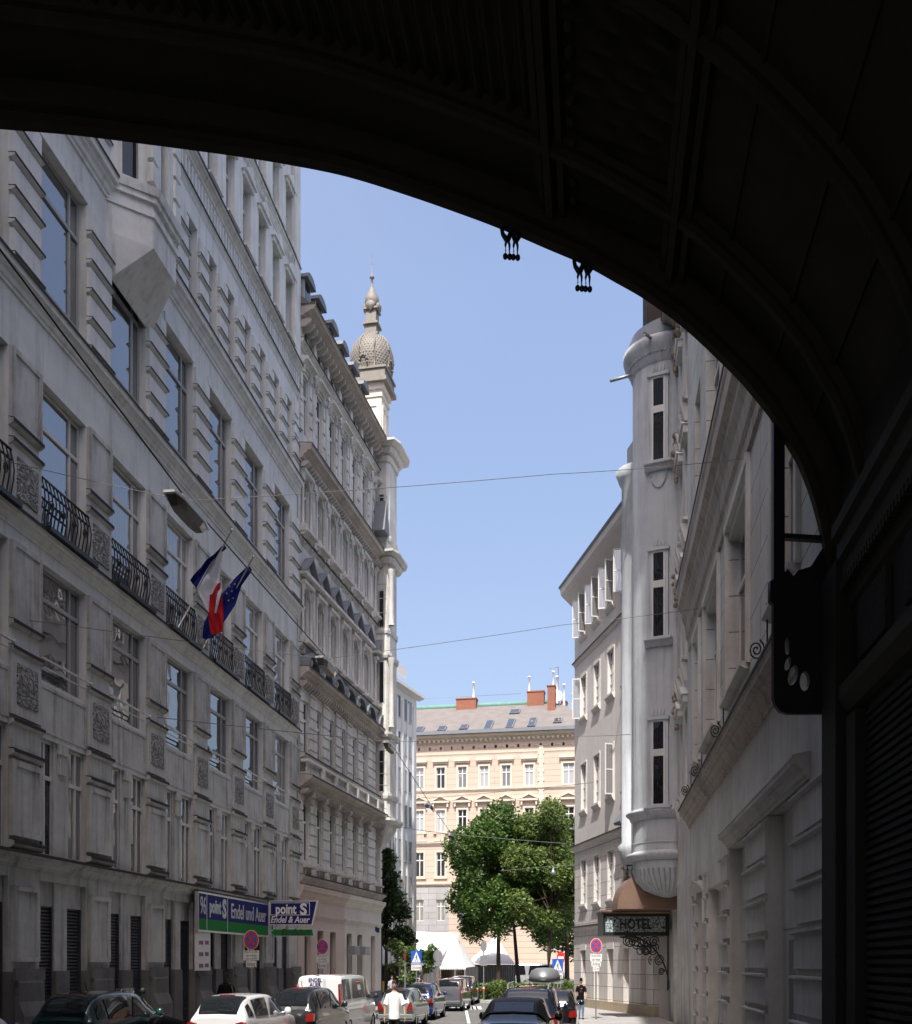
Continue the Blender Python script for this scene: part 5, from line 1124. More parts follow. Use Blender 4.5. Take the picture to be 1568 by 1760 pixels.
PG = paint('dark_teal_paint', (.012, .05, .048)); PW = paint('white_paint', (.72, .72, .72), 0); PB = paint('black_paint', (.02, .021, .022)); PK = paint('jet_black_paint', (.008, .008, .010)); PS = paint('silver_green_paint', (.30, .34, .33), .5)
PBL = paint('deep_blue_paint', (.015, .03, .14)); PGR = paint('grey_paint', (.17, .18, .20), .5); PNV = paint('midnight_blue_paint', (.012, .015, .035)); PVI = paint('violet_paint', (.06, .04, .16))
def cpos(px, Y): return (at(px, 0, Y).x, Y, gz(Y+1)+.0)
gL = 'cars parked along the left kerb'; gR = 'cars parked along the right kerb'
car('parked_car', 'dark teal hatchback with large rear window, nearest of the left row', cpos(104, 18.6), 3.95, 1.3, 1.47, PG, 'hatch', group=gL)
car('parked_car', 'white hatchback parked between the scooters and the black hatchback', cpos(373, 21.6), 3.8, 1.3, 1.40, PW, 'hatch', group=gL)
car('parked_car', 'black hatchback between the white hatchback and the white van', cpos(500, 25.4), 3.85, 1.25, 1.53, PB, 'hatch', group=gL, lamp='side')
V = car('delivery_van', 'white delivery van with blue tyre service lettering on its rear doors', cpos(549, 30.5), 4.8, 1.52, 1.92, PW, 'van', group=gL, lamp='tall'); V['category'] = 'van'
text('ENDEL', 'lettering', .17, 'navy', V, (-.12, -.012, 1.755), 0, .80, 1, thick=.002, bold=.003); text('AUER', 'lettering', .17, 'navy', V, (-.12, -.012, 1.615), 0, .8, 1, thick=.002, bold=.003)
text('Reifenservice', 'lettering', .12, 'metal', V, (.12, -.012, 1.35), 0, .8, 1, thick=.002); text('Tiefer Graben 21', 'lettering', .11, 'metal', V, (.12, -.012, 1.22), 0, .7, 1, thick=.002)
b = MB(1); b.box(-.006, .006, -.008, 0, .5, 1.78); b.build('door_seam', 'plastic', V)
car('parked_car', 'silver-green hatchback directly behind the man in the white shirt', cpos(680, 36.7), 3.7, 1.3, 1.43, PS, 'hatch', group=gL, lamp='tri')
car('parked_car', 'deep blue hatchback with round tail lamps beside the silver-green one', cpos(718, 42), 3.9, 1.3, 1.53, PBL, 'hatch', group=gL)
car('moving_car', 'grey high-roofed car with tall red tail lamps driving away in mid street', cpos(772, 50), 4.0, 1.3, 1.6, PGR, 'tall', lamp='tall')
car('moving_car', 'black off-road car ahead of the grey high-roofed car', cpos(790, 57.5), 4.2, 1.45, 1.62, PK, 'estate')
car('parked_car', 'dark car half hidden behind the deep blue hatchback near the white tent', cpos(699, 60), 4.0, 1.35, 1.5, PBL, 'hatch', group=gL)
car('parked_car', 'violet car at the lower left corner with only its roof showing', (-7.6, 12.9, gz(13)), 3.7, 1.25, 1.30, PVI, 'hatch', group=gL)
car('parked_car', 'black convertible with folded-up cloth roof, nearest of the right row', cpos(878, 18.9), 4.0, 1.37, 1.31, PK, 'cabrio', group=gR)
E_ = car('parked_car', 'midnight blue estate car with roof rails in front of the black convertible', cpos(905, 23.2), 4.6, 1.42, 1.55, PNV, 'estate', group=gR)
b = MB(1)
for s in (-1, 1): b.tube([(s*.46, .55, 1.5), (s*.47, .62, 1.6), (s*.48, .9, 1.62), (s*.48, 2.4, 1.64), (s*.47, 2.7, 1.55)], .022, 6)
b.build('roof_rail', 'alu', E_)
car('parked_car', 'black car farthest along the right kerb, mostly hidden by the blue estate', cpos(952, 29.3), 4.1, 1.3, 1.48, PK, 'hatch', group=gR)
rb = empty('roof_box', (at(933, 0, 24.4).x, 24.4, gz(24.3)+1.66), -f1.th); tag(rb, 'silver domed luggage box strapped on the roof of the blue estate car', 'roof box')
b = MB(1); b.lathe([(.01, .34), (.2, .33), (.32, .27), (.38, .14), (.38, .05), (.34, 0)], (0, .9, 0), 24, sy=2.2); b.build('lid', 'metal', rb)
b = MB(1); b.lathe([(.39, .03), (.39, .07), (.37, .07), (.37, .03)], (0, .9, 0), 24, sy=2.2); b.build('seam_strip', 'plastic', rb)
b = MB(1); b.box(-.45, .45, .3, .36, -.04, .0); b.box(-.45, .45, 1.4, 1.46, -.04, .0); b.build('crossbar', 'alu', rb)
sv = car('parked_van', 'silver panel van parked sideways behind the trees and the tent', (at(884, 0, 84).x, 84, 0), 5.4, 1.6, 2.35, plain('silver_van_paint', (.5, .52, .54), .25, .5), 'van', rz=-pi/2-.1); sv['category'] = 'van'; sv.location = (at(884, 0, 84).x, 84, 0)
# scooters
def scooter(name, label, x, Y, hue, rz):
    t = empty(name, (x, Y, gz(Y))); t.rotation_euler = (0, 0, rz); t.scale = (1.1, 1.1, 1.14); tag(t, label, 'motorbike', 'motor scooters on the left kerb')
    for y in (0, 1.25):
        b = MB(1); b.v = []; b.lathe([(.14, -.05), (.22, -.06), (.24, 0), (.22, .06), (.14, .05), (.02, .03)], (0, 0, 0), 18); b.v = [(z, y+yy, .24+xx) for xx, yy, z in b.v]; b.build('wheel', 'tyre', t)
    b = MB(1); b.tube([(0, -.1, .55), (0, .2, .62), (0, .55, .62)], [.1, .14, .1], 10); b.tube([(0, .4, .35), (0, .8, .25), (0, 1.05, .5), (0, 1.1, .85)], [.12, .1, .1, .07], 10); b.build('body', hue, t)
    b = MB(1); b.tube([(0, -.15, .72), (0, .3, .76), (0, .5, .72)], [.07, .12, .07], 10); b.build('seat', 'plastic', t)
    b = MB(1); b.tube([(0, 1.25, .24), (0, 1.08, .95), (0, 1.05, 1.02)], .025, 6); b.tube([(-.26, .95, 1.04), (-.1, 1.06, 1.0), (.1, 1.06, 1.0), (.26, .95, 1.04)], .018, 6); b.build('handlebar', 'chrome', t)
    for s in (-1, 1):
        b = MB(1); b.tube([(s*.2, 1.0, 1.03), (s*.26, 1.05, 1.25)], .008, 5); b.ball((s*.27, 1.05, 1.28), .055, 8, sy=.4); b.build('mirror', 'plastic', t)
    b = MB(1); b.ball((0, 1.2, .92), .08, 8); b.build('headlamp', 'lens', t)
    b = MB(1); b.elev([(-.13, 1.0), (.13, 1.0), (.10, 1.35), (-.10, 1.35)], -1.14, -1.12) if 0 else b.box(-.12, .12, 1.15, 1.16, 1.0, 1.33); b.build('windshield', 'gl2', t)
    return t
scooter('motor_scooter', 'orange scooter with mirrors raised, left of the two by the teal car', at(283, 0, 20.6).x, 20.6, plain('orange_paint', (.5, .08, .02), .3, coat=.8), .9)
scooter('motor_scooter', 'dark scooter with clear windshield beside the white hatchback', at(306, 0, 20.2).x, 20.2, PK, 1.1)
# ================================================================ people
def skinmesh(name, chains, mat, parent, sub=2):
    me = bpy.data.meshes.new(name); vs, es, rs = [], [], []; idx = {}
    for ch in chains:
        pr_ = None
        for (x, y, z, r_) in ch:
            k = (round(x, 4), round(y, 4), round(z, 4))
            if k not in idx: idx[k] = len(vs); vs.append((x, y, z)); rs.append(r_)
            if pr_ is not None and pr_ != idx[k]: es.append((pr_, idx[k]))
            pr_ = idx[k]
    me.from_pydata(vs, es, []); o = bpy.data.objects.new(name, me); col.objects.link(o)
    m = o.modifiers.new('s', 'SKIN'); m.use_smooth_shade = True
    for i, v in enumerate(me.skin_vertices[0].data): v.radius = rs[i] if isinstance(rs[i], tuple) else (rs[i], rs[i]); v.use_root = (i == 0)
    s = o.modifiers.new('b', 'SUBSURF'); s.levels = s.render_levels = sub
    dg = bpy.context.evaluated_depsgraph_get(); dg.update(); m2 = bpy.data.meshes.new_from_object(o.evaluated_get(dg)); bpy.data.objects.remove(o); bpy.data.meshes.remove(me)
    m2.materials.clear(); m2.materials.append(M[mat] if isinstance(mat, str) else mat); m2.name = name
    for p in m2.polygons: p.use_smooth = True
    q = bpy.data.objects.new(name, m2); col.objects.link(q); q.parent = parent; return q
def person(label, pos, H=1.75, rz=0, top='shirtw', bottom='black', skin='skin', hair='hair', arms=((.0, .05), (.0, .05)), stride=.12, group=None, hat=None, full=True, long_sleeve=False):
    k = H/1.75; t = empty('person', pos, rz); t.scale = (k*SX, k*SX, k); tag(t, label, 'person', group)   # faces local -Y
    ax = {}
    ch = [[(0, 0, .95, .12), (0, .0, 1.1, .11), (0, .01, 1.28, (.15, .11)), (0, .01, 1.42, (.12, .08)), (0, 0, 1.49, .058), (0, -.01, 1.55, .055), (0, -.01, 1.60, .07)]]
    hands = []
    for s, (fwd, out_) in zip((-1, 1), arms):
        sh = (s*.13, .01, 1.41, .06); a0 = (s*.195, .01, 1.38, .055); el = (s*(.235+out_), .02-fwd*.3, 1.11, .04); wr = (s*(.235+out_*1.3), -.04-fwd, .87+fwd*.35, .026)
        ch.append([(0, .01, 1.42, (.12, .08)), sh, a0, el, wr]); d = Vector(wr[:3])-Vector(el[:3]); d.normalize(); hands.append((Vector(wr[:3]), d, s))
    for s in (-1, 1):
        st_ = stride*s; ch.append([(0, 0, .95, .12), (s*.09, 0, .86, .095), (s*.095, -st_*.6, .50, .058), (s*.09, -st_*.4+abs(stride)*.15, .28, .052), (s*.09, -st_+.02, .085, .036), (s*.1, -st_-.02, .045, .036), (s*.105, -st_-.14, .035, .03)])
    body = skinmesh('body', ch, skin, t)
    for w, d, s in hands:
        b_c = []; side = Vector((0, 1, 0)); side = (side - d*side.dot(d)).normalized(); pal = w+d*.05; cs = [[(*w, .022), (*(w+d*.045), .026), (*(w+d*.085), .022)]]
        inn = Vector((-s, 0, 0)); inn = (inn-d*inn.dot(d)).normalized()
        for j, (o, ln_) in enumerate(((-.027, .068), (-.009, .078), (.009, .073), (.026, .056))):
            r0 = w+d*.08+side*o; r1 = r0+d*ln_*.45+inn*.006; r2_ = r1+d*ln_*.3+inn*.016; r3 = r2_+d*ln_*.2+inn*.02; cs.append([(*(w+d*.085), .022), (*r0, .009), (*r1, .0085), (*r2_, .008), (*r3, .007)])
        r0 = w+d*.03-side*.028; cs.append([(*(w+d*.045), .026), (*r0, .012), (*(r0+d*.03-side*.012+inn*.01), .010), (*(r0+d*.055-side*.012+inn*.02), .008)])
        skinmesh('hand', cs, skin, t, 1)
    # head
    b = MB(1); c = Vector((0, -.01, 1.64)); n, mm = 18, 22; vs = []
    for i in range(n+1):
        ph = pi*i/n; z = -cos(ph)*.118; rr = sin(ph)
        for j in range(mm):
            a = 2*pi*j/mm; x = rr*cos(a)*.074; y = rr*sin(a)*.094; fz = z/.118
            if fz < 0: x *= 1-.28*fz*fz; y = y*(1-.12*fz*fz) - .012*(-fz)*(1 if sin(a) < 0 else -1)
            fr_ = max(0, -sin(a))**6
            if -.35 < fz < .15: y -= .026*fr_*max(0, 1-abs(cos(a))*4)*(1-abs(fz+.15)/.3 if abs(fz+.15) < .3 else 0)
            if .02 < fz < .3: y += .008*fr_*(1 if abs(abs(cos(a))-.4) < .18 else 0)
            vs.append((c.x+x, c.y+y, c.z+z))
    b.add(vs, [(i*mm+j, i*mm+(j+1) % mm, (i+1)*mm+(j+1) % mm, (i+1)*mm+j) for i in range(n) for j in range(mm)], True)
    b.tube([(0, -.098, 1.655), (0, -.118, 1.622), (0, -.104, 1.612)], [.008, .014, .01], 6)
    for s in (-1, 1): b.ball((s*.074, .01, 1.635), .022, 8, sx=.4, sz=1.4)
    b.build('head', skin, t)
    b = MB(1)
    for s in (-1, 1): b.ball((s*.03, -.088, 1.655), .0115, 8, sz=.7); b.tube([(s*.016, -.102, 1.675), (s*.045, -.092, 1.677)], .005, 4)
    b.build('eyes', 'txt', t)
    b = MB(1); b.tube([(-.024, -.094, 1.585), (0, -.1, 1.583), (.024, -.094, 1.585)], .006, 5); b.build('mouth', plain('lips', (.25, .09, .08), .6), t)
    b = MB(1); n = 10; vs = []
    for i in range(n+1):
        ph = pi*.5*i/n
        for j in range(mm):
            a = 2*pi*j/mm; r_ = 1.07; low = -.35 if sin(a) > -.25 else .45
            z = max(cos(ph)*.125, low*.118*0 + (-.05 if sin(a) > -.2 else .055)) if i == n else max(cos(ph)*.125, -.05 if sin(a) > -.2 else .055)
            z = cos(ph)*.126 - (.06*(i/n)**2 if sin(a) > -.2 else -.055*(i/n)**2); q_ = sin(ph)*r_
            vs.append((c.x+cos(a)*.077*q_, c.y+.004+sin(a)*.097*q_, c.z+z+U(-.002, .002)))
    b.add(vs, [(i*mm+j, (i+1)*mm+j, (i+1)*mm+(j+1) % mm, i*mm+(j+1) % mm) for i in range(n) for j in range(mm)], True); b.build('hair', hair, t)
    # clothes
    b = MB(1)
    def loft(secs, seg=20):
        vs = [(rx*cos(2*pi*j/seg)*(1+.02*sin(j*2.1+z*23)), yo+ry*sin(2*pi*j/seg)*(1+.02*cos(j*1.7+z*31)), z) for z, rx, ry, yo in secs for j in range(seg)]
        b.add(vs, [(i*seg+j, i*seg+(j+1) % seg, (i+1)*seg+(j+1) % seg, (i+1)*seg+j) for i in range(len(secs)-1) for j in range(seg)], True)
    loft([(.84, .172, .132, 0), (.9, .178, .138, 0), (.96, .172, .134, 0), (1.03, .166, .13, .0), (1.1, .168, .13, .0), (1.18, .178, .134, .005), (1.27, .19, .136, .01), (1.34, .198, .132, .01), (1.39, .195, .122, .01), (1.425, .17, .105, .01), (1.455, .12, .085, .01), (1.485, .075, .07, .005)])
    for s, (fwd, out_) in zip((-1, 1), arms):
        P_ = [(s*.13, .01, 1.385), (s*.19, .01, 1.375), (s*(.215+out_*.3), .012-fwd*.08, 1.29), (s*(.232+out_*.65), .015-fwd*.17, 1.185)]; R_ = [.07, .075, .073, .07]
        if long_sleeve: P_ += [(s*(.235+out_), .02-fwd*.3, 1.11), (s*(.235+out_*1.3), -.035-fwd*.9, .9+fwd*.33)]; R_ += [.058, .042]
        b.tube(P_, R_, 12)
    b.build('shirt', top, t)
    b = MB(1); loft([(.80, .165, .13, 0), (.88, .168, .13, 0), (.96, .155, .12, 0), (1.0, .15, .115, 0)]); b.build('waistband', bottom, t)
    b = MB(1); b.tube([(-.05, -.055, 1.47), (0, -.09, 1.445), (.05, -.055, 1.47)], .012, 5); b.tube([(-.05, -.055, 1.47), (-.06, .03, 1.5), (0, .07, 1.51), (.06, .03, 1.5), (.05, -.055, 1.47)], .016, 5); b.build('collar', top, t)
    tc_ = [[(0, 0, 1.06, (.115, .095)), (0, 0, .93, (.135, .11))]]
    for s in (-1, 1):
        st_ = stride*s; tc_.append([(0, 0, .93, (.135, .11)), (s*.09, 0, .84, .108), (s*.095, -st_*.6, .50, .076), (s*.09, -st_*.4+abs(stride)*.15, .28, .068), (s*.09, -st_+.02, .09, .062)])
    skinmesh('trousers', tc_, bottom, t)
    for s in (-1, 1):
        st_ = stride*s; skinmesh('shoe', [[(s*.09, -st_+.05, .05, .042), (s*.1, -st_-.04, .05, .046), (s*.108, -st_-.16, .035, .035)]], 'plastic', t, 1)
    if hat: b = MB(1); b.lathe([(.001, .13), (.06, .12), (.088, .07), (.093, .0), (.1, -.01)], (0, -.005, 1.66), 16, sy=1.15); b.build('cap', hat, t)
    return t
person('man in a white short-sleeved shirt and dark trousers walking towards the viewer on the road', (at(678, 0, 24.0).x, 24.0, gz(24)-.02), 1.72, .05, arms=((.05, .05), (.08, .07)), stride=.15)
w_ = person('person in a black printed T-shirt and blue jeans walking by the grey corner house', (at(999, 0, 40.6).x, 40.6, .13), 1.60, 0, 'black', 'jean', arms=((.05, .05), (.16, .04)), hat='black')
b = MB(1); b.box(-.05, .05, -.135, -.125, 1.32, 1.345); b.tube([(.02, -.135, 1.29), (-.02, -.14, 1.22), (-.05, -.135, 1.17)], .008, 4); b.build('shirt_print', plain('red_print', (.45, .15, .12), .7), w_)
b = MB(1); b.tube([(-.2, -.1, 1.0), (-.26, -.1, .82)], [.05, .07], 8); b.build('helmet_bag', 'black', w_)
person('dark figure in black standing in shade against the left house wall behind the white hatchback', (at(389, 0, 28.5).x, 28.5, gz(28.5)+.13), 1.80, 0, 'black', 'black', 'skind', long_sleeve=True)
person('person in a pale blue shirt seen far off beside the ornate corner house', (at(674, 0, 55).x, 55, 0), 1.7, .3, 'shirtb', 'jean')
person('dark-haired person in black seen above the deep blue hatchback', (at(724, 0, 53).x, 53, 0), 1.72, 2.8, 'black', 'black')
person('red-haired person glimpsed left of the grey high-roofed car', (at(757, 0, 58).x, 58, 0), 1.72, .3, plain('dark_red_cloth', (.12, .03, .03), .9), 'jean', hair=plain('red_hair', (.22, .06, .02), .7))
# ================================================================ traffic signs
def pole(b, z, r_=.03): b.lathe([(r_, 0), (r_, z)], (0, 0, 0), 10)
def nostop(name, label, px, py, Y, w, h, words, end, g='no stopping signs'):
    base = .13+gz(Y); p = at(px, py, Y); zc = p.z-base; u = Y/F; t = empty(name, (p.x, Y, base)); tag(t, label, 'road sign', g)
    b = MB(1); pole(b, zc+h*.4*u); b.build('pole', 'metal', t)
    def disc(rx, rz, y0, y1): b = MB(-1); b.elev([(rx*cos(a), zc+rz*sin(a)) for a in [2*pi*k/32 for k in range(32)]], -y0, -y1); return b
    rx, rz = w/2*u, h/2*u
    disc(rx, rz, -.035, -.05).build('sign_rim', 'wsign', t); disc(rx*.94, rz*.94, -.05, -.054).build('red_ring', 'red', t); disc(rx*.72, rz*.72, -.054, -.058).build('blue_field', 'blue', t)
    b = MB(-1)
    for s in (-1, 1):
        d = .1; a = math.atan2(1, 1); pts = []
        cx_, cz_ = rx*.74*.7071, rz*.74*.7071; px_, pz_ = rx*.13*.7071, rz*.13*.7071
        pts = [(s*(-cx_-px_), -cz_+pz_), (s*(-cx_+px_), -cz_-pz_), (s*(cx_+px_), cz_-pz_), (s*(cx_-px_), cz_+pz_)]
        b.elev([(x, zc+z) for x, z in pts], .058+.0005*(s+1), .063+.0005*(s+1))
    b.build('red_cross', 'red', t)
    z = zc-rz-.02
    for k, (wd, ht, lines) in enumerate(words):
        o = MB(-1); o.box(-wd*u/2, wd*u/2, .035, .045, z-ht*u, z); pl_ = o.build('text_plate', 'wsign', t)
        for j, ln_ in enumerate(lines):
            hh = ht*u/len(lines); text(ln_, 'lettering', hh*.95, 'txt', pl_, (0, -.047, z-hh*(j+.5)), 0, min(1, wd*u*.92/(len(ln_)*hh*.5)), 1, thick=.0015)
        z -= ht*u+.012
    return t
nostop('no_stopping_sign', 'round red and blue no stopping sign with plate Anfang before the left shop sign', 432.5, 1615.5, 31, 26, 34, [(27, 17, ['Mo-Fr 8-17h', 'ausgen. Ladetätigkeit', 'mit LKW']), (18, 11, ['Anfang'])], 0)
nostop('no_stopping_sign', 'round red and blue no stopping sign rising behind the white delivery van', 554.5, 1627.5, 41, 21, 26, [(21, 13.5, ['Mo-Fr 8-17h', 'ausgen. Ladetätigkeit', 'mit LKW']), (14, 9, ['Ende'])], 0)
nostop('no_stopping_sign', 'round red and blue no stopping sign before the grey corner house', 1024.5, 1625.5, 40.5, 20.5, 26, [(20, 13, ['Mo-Sa 8-20h', 'ausgen. Hotelgäste']), (16, 8, ['Anfang']), (11, 8, ['10 m'])], 0)
def crossing(px, py, Y, label):
    base = 0; p = at(px, py, Y); zc = p.z; u = Y/F; w, h = 18.5*u, 24*u; t = empty('crossing_sign', (p.x, Y, 0)); tag(t, label, 'road sign', 'blue pedestrian crossing signs')
    b = MB(1); pole(b, zc); b.build('pole', 'metal', t)
    b = MB(1); b.box(-w/2, w/2, .03, .05, zc-h*.5, zc+h*.5); b.v = [(x, -y, z) for x, y, z in b.v] if 0 else b.v
    def q(name, mat, fn): b = MB(-1); fn(b); return b.build(name, mat, t)
    q('blue_plate', 'blue', lambda b: b.box(-w/2, w/2, .03, .05, zc-h/2, zc+h/2))
    q('white_triangle', 'wsign', lambda b: b.elev([(-w*.42, zc-h*.34), (w*.42, zc-h*.34), (0, zc+h*.44)], .05, .054))
    q('white_line', 'wsign', lambda b: b.box(-w*.5, w*.5, .05, .053, zc-h*.47, zc-h*.42))
    def man(b):
        b.elev([(w*.03+w*.045*cos(a), zc+h*.17+h*.04*sin(a)) for a in [k*pi/4 for k in range(8)]], .054, .057)
        b.elev([(-w*.02, zc-h*.08), (w*.06, zc-h*.08), (w*.07, zc+h*.12), (-w*.02, zc+h*.12)], .054, .057)
        b.elev([(-w*.02, zc-h*.08), (w*.02, zc-h*.06), (-w*.09, zc-h*.28), (-w*.14, zc-h*.28)], .054, .0575); b.elev([(w*.02, zc-h*.08), (w*.06, zc-h*.08), (w*.14, zc-h*.28), (w*.09, zc-h*.28)], .054, .0572)
        b.elev([(-w*.02, zc+h*.1), (-w*.02, zc+h*.05), (-w*.12, zc-h*.03), (-w*.14, zc+h*.0)], .054, .0573)
    q('walking_figure', 'txt', man)
    z = zc-h/2-.02; q('text_plate', 'wsign', lambda b: b.box(-w*.48, w*.48, .03, .045, z-9*u, z)); text('Schulweg', 'lettering', 8*u, 'txt', t, (0, -.048, z-4.5*u), 0, .5, 1, thick=.002)
    return t
crossing(716, 1646, 50, 'blue crossing sign in front of the white tent left of the street')
crossing(958.5, 1660, 50, 'blue crossing sign before the trees at the right, overlapping the red sign')
def disc_sign(name, label, px, py, Y, w, h, mat, bar=None, extra=None):
    p = at(px, py, Y); u = Y/F; t = empty(name, (p.x, Y, 0)); tag(t, label, 'road sign')
    b = MB(1); pole(b, p.z+h*.5*u, .035); b.build('pole', 'metal', t)
    b = MB(-1); b.elev([(w/2*u*cos(a), p.z+h/2*u*sin(a)) for a in [2*pi*k/28 for k in range(28)]], .035, .05); b.build('disc', mat, t)
    if bar: b = MB(-1); b.box(-w*.36*u, w*.36*u, .05, .054, p.z-h*.1*u, p.z+h*.1*u); b.build('white_bar', 'wsign', t)
    if extra:
        for yy, w2, h2, m_ in extra: z = at(0, yy, Y).z; b = MB(-1); b.box(-w2/2*u, w2/2*u, .035, .047, z-h2/2*u, z+h2/2*u); b.build('small_plate', m_, t)
    return t
disc_sign('no_entry_sign', 'red round no entry sign with white bar partly behind the right crossing sign', 964, 1646, 56, 14, 22, 'red', True, [(1665, 8, 8, 'wsign')])
disc_sign('sign_back', 'grey back of a round road sign in front of the white tent', 753, 1643, 55, 16, 21, 'metal', None, [(1657, 13, 7, 'metal')])
disc_sign('sign_back', 'tall grey sign back on a pole with red and white bands by the hedge', 831.5, 1626, 61.5, 11, 19, 'metal', None, [(1651, 11, 18, 'metal'), (1702, 3, 5, 'red'), (1698, 3, 3, 'wsign')])
disc_sign('side_sign', 'narrow dark red sign seen edge-on left of the left crossing sign', 696.5, 1644, 54, 4, 17, plain('dark_red_sign', (.12, .015, .02), .5))
# ================================================================ suspended lamps and wires
def lamp(px, py, Y, label, lit=0, sc_=1.0, rz=.35):
    p = at(px, py, Y); t = empty('street_lamp', tuple(p), rz); tag(t, label, 'street lamp', 'lamps hung over the street'); s = sc_
    s *= 1; b = MB(1); n = 12; b.plan([(-.42*s, -.10*s), (-.25*s, -.16*s), (.25*s, -.16*s), (.42*s, -.10*s), (.42*s, .10*s), (.25*s, .16*s), (-.25*s, .16*s), (-.42*s, .10*s)], .0, .04*s)
    b.plan([(-.40*s, -.1*s), (.40*s, -.1*s), (.40*s, .1*s), (-.40*s, .1*s)], .04*s, .12*s, top=[(-.3*s, -.05*s), (.3*s, -.05*s), (.3*s, .05*s), (-.3*s, .05*s)]); b.build('housing', 'alu', t)
    b = MB(1); o_ = [(-.38*s, -.09*s), (-.22*s, -.14*s), (.22*s, -.14*s), (.38*s, -.09*s), (.38*s, .09*s), (.22*s, .14*s), (-.22*s, .14*s), (-.38*s, .09*s)]; b.plan([(x*.8, y*.7) for x, y in o_], -.13*s, 0, top=o_); b.build('diffuser', plain('smoky_lamp_bowl', (.10, .09, .075), .2, 0, .3, 6, coat=.5), t)
    b = MB(1); b.tube([(0, 0, .1*s), (0, 0, .24*s)], .02*s, 6); b.tube([(-.12*s, 0, .2*s), (.12*s, 0, .2*s)], .02*s, 5); b.build('hanger', 'alu', t); [setattr(c, 'scale', (2.1, 1.15, 1.2)) for c in t.children]; return p
LP = [(322, 868, 20.5, 'nearest hanging street lamp, over the left balconies above the flags'), (562, 1133, 31, 'second hanging lamp in front of the ornate house'), (670, 1272, 42.7, 'hanging lamp near the corner edge of the ornate house'), (738, 1375, 54, 'small distant hanging lamp in front of the apricot house'), (776, 1427, 66, 'farthest tiny hanging lamp just left of the tree tops')]
pts_l = [lamp(a, c+12, Y, lb, rz=pi/2-f1.th) for i, (a, c, Y, lb) in enumerate(LP)]
def wire(name, label, P_, r_, mat='blk', sag=.0):
    b = MB(1); out_ = []
    for a, c in zip(P_[:-1], P_[1:]):
        for k in range(8): t = k/8; q = Vector(a).lerp(Vector(c), t); q.z -= sag*4*t*(1-t); out_.append(q)
    out_.append(Vector(P_[-1])); b.tube(out_, r_, 5); return tag(b.build(name, mat), label, 'cable')
up = lambda p, d=.2: p+Vector((0, 0, d))
P0 = at(-60, 348, 15.6)
wire('black_cable', 'black power cable running down the street from lamp to lamp', [P0]+[up(p, .24) for p in pts_l]+[at(850, 1475, 88)], .017)
def mount(f, px, py, Y): return Vector(((px-CX)/F*Y, Y, EYE+(HY-py)/F*Y))
wire('span_wire', 'pale span wire carrying the nearest lamp across the street', [at(-90, 768, 19.6), up(pts_l[0], .22), at(950, 815, 20.6), at(1283, 788, 20.6)], .007, 'wire', .03)
wire('span_wire', 'thin span wire carrying the second lamp across the street', [at(50, 1066, 22.3), up(pts_l[1], .22), at(968, 1074, 30), at(1203, 1046, 29.8)], .009, 'wire', .02)
wire('span_wire', 'thin span wire carrying the lamp near the corner of the ornate house', [at(272, 1233, 28.9), up(pts_l[2], .22), at(1000, 1265, 41), at(1085, 1262, 40)], .013, 'wire', .02)
wire('span_wire', 'low thin wire crossing in front of the trees', [at(716, 1368, 56), at(738, 1372, 54), at(1020, 1345, 50)], .014, 'wire', .02)
wire('span_wire', 'pale wire crossing low over the tree crowns', [at(676, 1420, 64), up(pts_l[4]), at(1000, 1452, 62)], .016, 'wire', .02)
b = MB(1)
for px, py, Y in ((1283, 788, 20.6), (1203, 1046, 29.8)): p = at(px, py, Y); b.tube([p, p+Vector((.12, 0, .0))], .04, 6)
tag(b.build('wire_anchor', 'blk'), 'small black wall anchors of the span wires on the cream-grey house', 'anchor')
p = at(951, 1503, 66); t = empty('hanging_lantern', tuple(p)); tag(t, 'small bell lantern hung in front of the tree crown', 'street lamp'); b = MB(1); b.lathe([(.03, .55), (.05, .35), (.12, .2), (.2, 0), (.001, -.02)], (0, 0, 0), 12); b.build('shade', 'metal', t)
wire('span_wire', 'faint wire holding the bell lantern before the trees', [at(860, 1497, 66), p+Vector((0, 0, .55)), at(1000, 1487, 60)], .014, 'wire', .01)
